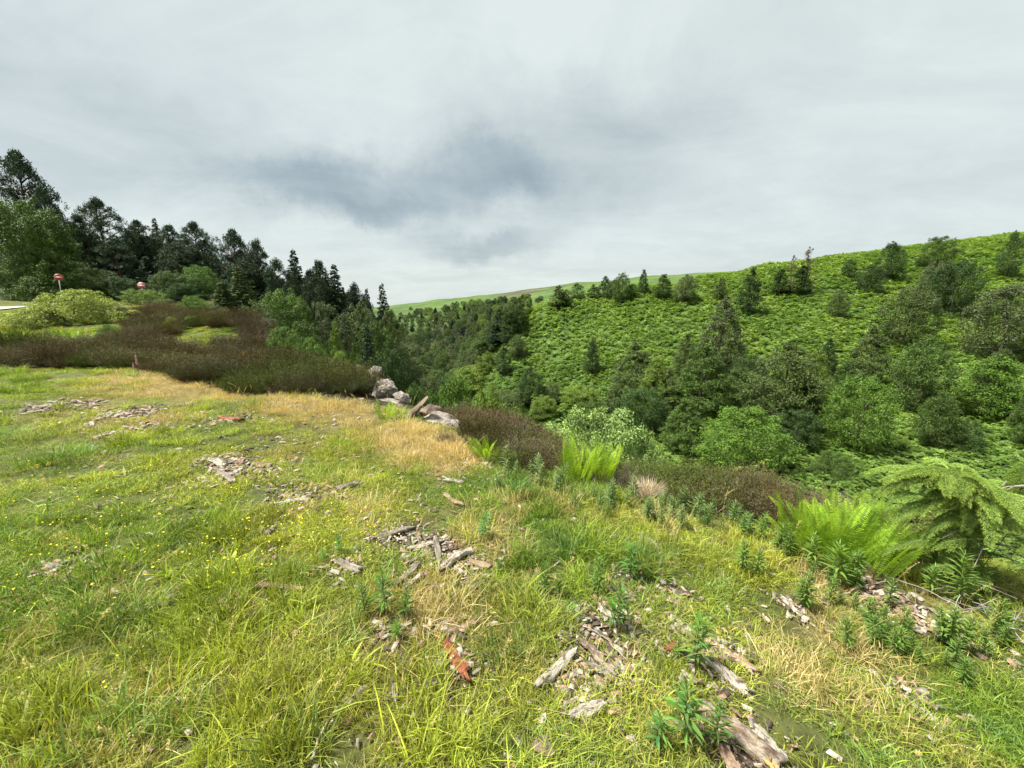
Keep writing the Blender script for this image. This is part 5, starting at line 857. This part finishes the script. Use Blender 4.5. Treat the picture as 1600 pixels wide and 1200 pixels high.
# ------------------------------------------------------------------ young drooping conifer at the picture edge
def build_sapling():
    rng = np.random.default_rng(5); base, t0 = hit(1625, 925); Y = base.y + .15
    def W_(px, py, dy=0): d = pray(px, py); t = (Y + dy) / d[1]; return np.array([d[0] * t, Y + dy, EYE + d[2] * t])
    root = obj('conifer_sapling', None, None, base); tag(root, 'young conifer with drooping feathery boughs at the plateau edge', 'tree'); bvec = np.array(base[:])
    tr = Acc(); path = np.array([bvec - [0, 0, .1], W_(1615, 850), W_(1580, 790, -.05), W_(1540, 757, -.1), W_(1508, 736, -.1), W_(1482, 734, -.12)]); u = np.linspace(0, 5, 24); path = np.stack([np.interp(u, range(6), path[:, i]) for i in range(3)], 1)
    for _ in range(3): path[1:-1] = (path[:-2] + 2 * path[1:-1] + path[2:]) / 4
    tr.tube(path - bvec, np.linspace(.018, .003, 24), 7); obj('trunk', tr.mesh('trunk', M_twig, True), root)
    def bough(L_, seed):
        r = np.random.default_rng(seed); a = Acc(); n = 24; u = np.linspace(0, 1, n); pth = np.stack([L_ * u, .05 * L_ * np.sin(u * 3 + seed), L_ * (.16 * u - .40 * u ** 2.3)], 1); a.tube(pth[::3], np.linspace(.004, .001, len(pth[::3])), 4, (.5, 1, 0))
        segs = []
        for i, s in enumerate(np.linspace(.12, 1, 46)):
            p0 = np.array([np.interp(s, u, pth[:, k]) for k in range(3)]); sg = 1 if i % 2 else -1; tl = L_ * (.26 * (1 - s) + .08) * r.uniform(.75, 1.15); d = nrm(np.array([1.0, sg * .7, .02])); v = np.linspace(0, 1, 6)[:, None]; q = p0 + d * tl * v + np.array([0, 0, -1]) * .42 * tl * v ** 2; segs.append(q)
        segs.append(pth[::4])
        for q in segs:
            m = int(46 * len(q) / 3 * max(.5, np.linalg.norm(q[-1] - q[0]) / .12)); s = r.random(m) * (len(q) - 1); P = np.stack([np.interp(s, range(len(q)), q[:, k]) for k in range(3)], 1); tg = nrm(np.stack([np.interp(np.minimum(s + .1, len(q) - 1), range(len(q)), q[:, k]) - np.interp(np.maximum(s - .1, 0), range(len(q)), q[:, k]) for k in range(3)], 1))
            sd_ = nrm(r.normal(size=(m, 3)) * [1, 1, .5]); d = nrm(tg * .9 + sd_ * .75); tip = s / (len(q) - 1)
            a.leaves(P, nrm(np.cross(d, nrm(r.normal(size=(m, 3))))), d, .017, .0024, np.stack([.25 + .5 * r.random(m), np.clip(tip ** 2 * .9, 0, 1), 0 * s], 1))
        return a.mesh('bough', bpy.data.materials.get('young_needles'))
    M_sap = leafmat('young_needles', trans=.2, yel=(1.5, 1.3, .9)); BM = [bough(.42, s) for s in range(5)]; dead = Acc()
    for i in range(52):
        f = .34 + .66 * (i / 51) ** .8; k = f * 23; p = np.array([np.interp(k, range(24), path[:, j]) for j in range(3)]); az = math.radians(rng.choice([180, 180, 205, 235, 150, 265, 300, 20])) + rng.normal(0, .35); s = rng.uniform(.6, 1.5) * (1.15 - .45 * f); o = obj('bough', BM[i % 5], root, Vector(p - bvec), (rng.normal(0, .15), rng.uniform(-.25, .45), az), (s, s, s), (.19 * (q_ := rng.uniform(.75, 1.25)), .285 * q_, .06 * q_))
    for i in range(34):
        px, py = rng.uniform(1450, 1610), rng.uniform(775, 905); p = W_(px, py, rng.uniform(-.35, .25)); s = rng.uniform(.6, 1.15); obj('bough', BM[i % 5], root, Vector(p - bvec), (rng.normal(0, .2), rng.uniform(0, .5), math.pi + rng.normal(0, .7)), (s, s, s), (.15, .235, .05))
        if i % 3: continue
        q = np.array([np.interp(rng.uniform(4, 14), range(24), path[:, j]) for j in range(3)]); b = Acc(); b.tube([q - bvec, (q + p) / 2 - bvec + [0, 0, .05], p - bvec], [.005, .004, .0025], 4); obj('bare_branch', b.mesh('branch', M_twig, True), root)
    for i in range(10):
        k = rng.uniform(3, 12); p = np.array([np.interp(k, range(24), path[:, j]) for j in range(3)]); e_ = W_(rng.uniform(1500, 1590), rng.uniform(780, 900), rng.uniform(-.25, .05)); b = Acc(); b.tube([p - bvec, (p + e_) / 2 - bvec + rng.normal(0, .02, 3), e_ - bvec], [.0045, .003, .0012], 4); obj('bare_branch', b.mesh('branch', M_twig, True), root)
build_sapling()
# pile of dead twigs under it
def twig_heap(px, py, n, R, label):
    p, t = hit(px, py); rng = np.random.default_rng(px); r = obj('twig_heap', None, None, p); tag(r, label, 'twigs'); a = Acc()
    for i in range(n):
        c = rng.normal(0, R * .5, 3) * [1, 1, .25] + [0, 0, R * .15]; d = nrm(rng.normal(size=3) * [1, 1, .35]); l_ = rng.uniform(.3, 1) * R; a.tube([c - d * l_ / 2, c + rng.normal(0, .01, 3), c + d * l_ / 2], [.003, .0025, .001], 4)
    o = obj('twigs', a.mesh('twigs', M_twig), r); o['kind'] = 'stuff'
twig_heap(1585, 985, 70, .35, 'tangle of dead twigs under the drooping conifer'); twig_heap(20, 578, 40, .5, 'grey tangle of dead twigs at the far edge of the grass')
# bramble arches above the heather edge
def bramble(pts, label):
    P = []
    for px, py, Y in pts: d = pray(px, py); t = Y / d[1]; P.append([d[0] * t, Y, EYE + d[2] * t])
    P = np.array(P); b0 = P[0].copy(); u = np.linspace(0, len(P) - 1, 22); Q = np.stack([np.interp(u, range(len(P)), P[:, k]) for k in range(3)], 1)
    for _ in range(4): Q[1:-1] = (Q[:-2] + 2 * Q[1:-1] + Q[2:]) / 4
    r = obj('bramble', None, None, Vector(b0)); tag(r, label, 'bramble', 'arching bramble stems'); a = Acc(); a.tube(Q - b0, np.linspace(.006, .002, 22), 5, (.8, .9, 0)); obj('stem', a.mesh('stem', M_stem, True), r); rng = np.random.default_rng(int(pts[0][0]))
    for i in range(3, 22):
        for k in range(3):
            s = rng.uniform(.035, .065); obj('leaf', LEAFM[k % 3], r, Vector(Q[i] - b0), (rng.normal(0, .4), rng.normal(-.2, .3), rng.random() * 6.28), (s, s * 3.0, s), (.17 * rng.uniform(.7, 1.2), .22, .06))
bramble([(1205, 800, 5.2), (1195, 762, 5.2), (1160, 742, 5.2), (1120, 747, 5.2), (1098, 752, 5.1)], 'pale arching bramble stem reaching low over the heather'); bramble([(1204, 802, 5.3), (1200, 758, 5.4), (1175, 732, 5.5), (1155, 730, 5.5), (1145, 738, 5.5)], 'higher bramble arch with a hooked tip'); bramble([(1280, 800, 5.2), (1260, 768, 5.3), (1225, 752, 5.4), (1205, 752, 5.4)], 'bramble stem arching out of the fern bank'); bramble([(1180, 770, 5.6), (1178, 735, 5.7), (1190, 722, 5.8), (1200, 719, 5.8)], 'short bramble tip standing highest above the heather')
# foxgloves
def foxglove(px, py, hpx, label):
    p, t = hit(px, py); h = hpx * t / F; r = obj('foxglove', None, None, p, None, (h, h, h)); tag(r, label, 'flower', 'foxgloves in the heather'); a = Acc(); a.tube([[0, 0, -.05], [0, 0, 1]], [.012, .005], 4, (.5, .5, 0)); obj('stem', a.mesh('stem', M_stem), r)
    b = Acc(); n = 22; z = np.linspace(.5, .97, n); th = np.arange(n) * 2.4; d = nrm(np.stack([np.cos(th), np.sin(th), -.5 + 0 * z], 1)); rng = np.random.default_rng(px); b.leaves(np.stack([0 * z, 0 * z, z], 1), nrm(np.stack([-np.sin(th), np.cos(th), .4 + 0 * z], 1)), d, .10 * (1.3 - z), .06, np.tile((.5, 0, 0), (n, 1))); obj('flower_spike', b.mesh('flowers', M_pink), r)
foxglove(217, 585, 32, 'pale pink foxglove spike at the margin of the heather'); foxglove(211, 586, 20, 'shorter foxglove beside the pale pink one'); foxglove(368, 588, 22, 'faint foxglove spike in the brown heather beyond the straw'); foxglove(945, 758, 26, 'faded foxglove spike beside the second fern')

# ------------------------------------------------------------------ no-entry road signs
def road_sign(px, py, Y, dia, turn, red, label, plate, lean=0):
    d = pray(px, py); t = Y / d[1]; c = Vector((d[0] * t, Y, EYE + d[2] * t)); gz = float(zfun(np.array([c.x]), np.array([c.y]))[0]); r = obj('no_entry_sign', None, None, (c.x, c.y, gz)); tag(r, label, 'road sign', 'no entry signs by the track'); r.rotation_euler = (0, lean, math.atan2(-c.x, c.y) * 0 + turn); hz = c.z - gz
    a = Acc(); a.tube([[0, .04, -.3], [0, .04, hz + dia * .35]], [.032, .032], 12); obj('post', a.mesh('post', M_grey, True), r)
    def disc(R0, y0, y1, mat, nm, par):
        n = 40; th = np.arange(n) * 6.2832 / n; f_ = np.stack([R0 * np.cos(th), 0 * th + y0, R0 * np.sin(th) + hz], 1); b_ = f_ + [0, y1 - y0, 0]; V = np.vstack([f_, b_, [[0, y0, hz], [0, y1, hz]]]); i = np.arange(n); j = (i + 1) % n
        return obj(nm, mk(nm, V, [np.concatenate([np.stack([i, j, 0 * i + 2 * n], 1), np.stack([j + n, i + n, 0 * i + 2 * n + 1], 1)]), np.stack([i, i + n, j + n, j], 1)], mat), par)
    def box(x0, x1, y0, y1, z0, z1, mat, nm, par):
        V = [(x, y, z) for x in (x0, x1) for y in (y0, y1) for z in (z0, z1)]; return obj(nm, mk(nm, V, np.array([(0, 1, 3, 2), (4, 6, 7, 5), (0, 4, 5, 1), (2, 3, 7, 6), (0, 2, 6, 4), (1, 5, 7, 3)]), mat), par)
    rim = disc(dia / 2, -.012, -.002, M_white, 'rim', r); face = disc(dia / 2 * .965, -.016, -.0125, red, 'disc', r); box(-dia * .37, dia * .37, -.020, -.0165, hz - dia * .085, hz + dia * .085, M_white, 'white_bar', face); box(-.05, .05, -.001, .05, hz - .03, hz + .03, M_grey, 'clamp', r)
    if plate: box(-.16, .16, -.01, -.002, hz - dia * .5 - .32, hz - dia * .5 - .06, M_grey, 'plate', r)
road_sign(89, 433, 34, .53, .80, M_signred, 'red no entry sign with white bar behind the wide yellow-green shrub', False, .04); road_sign(221, 446, 35, .53, .5, M_fade, 'faded no entry sign with a small plate, standing before the dark pines', True)
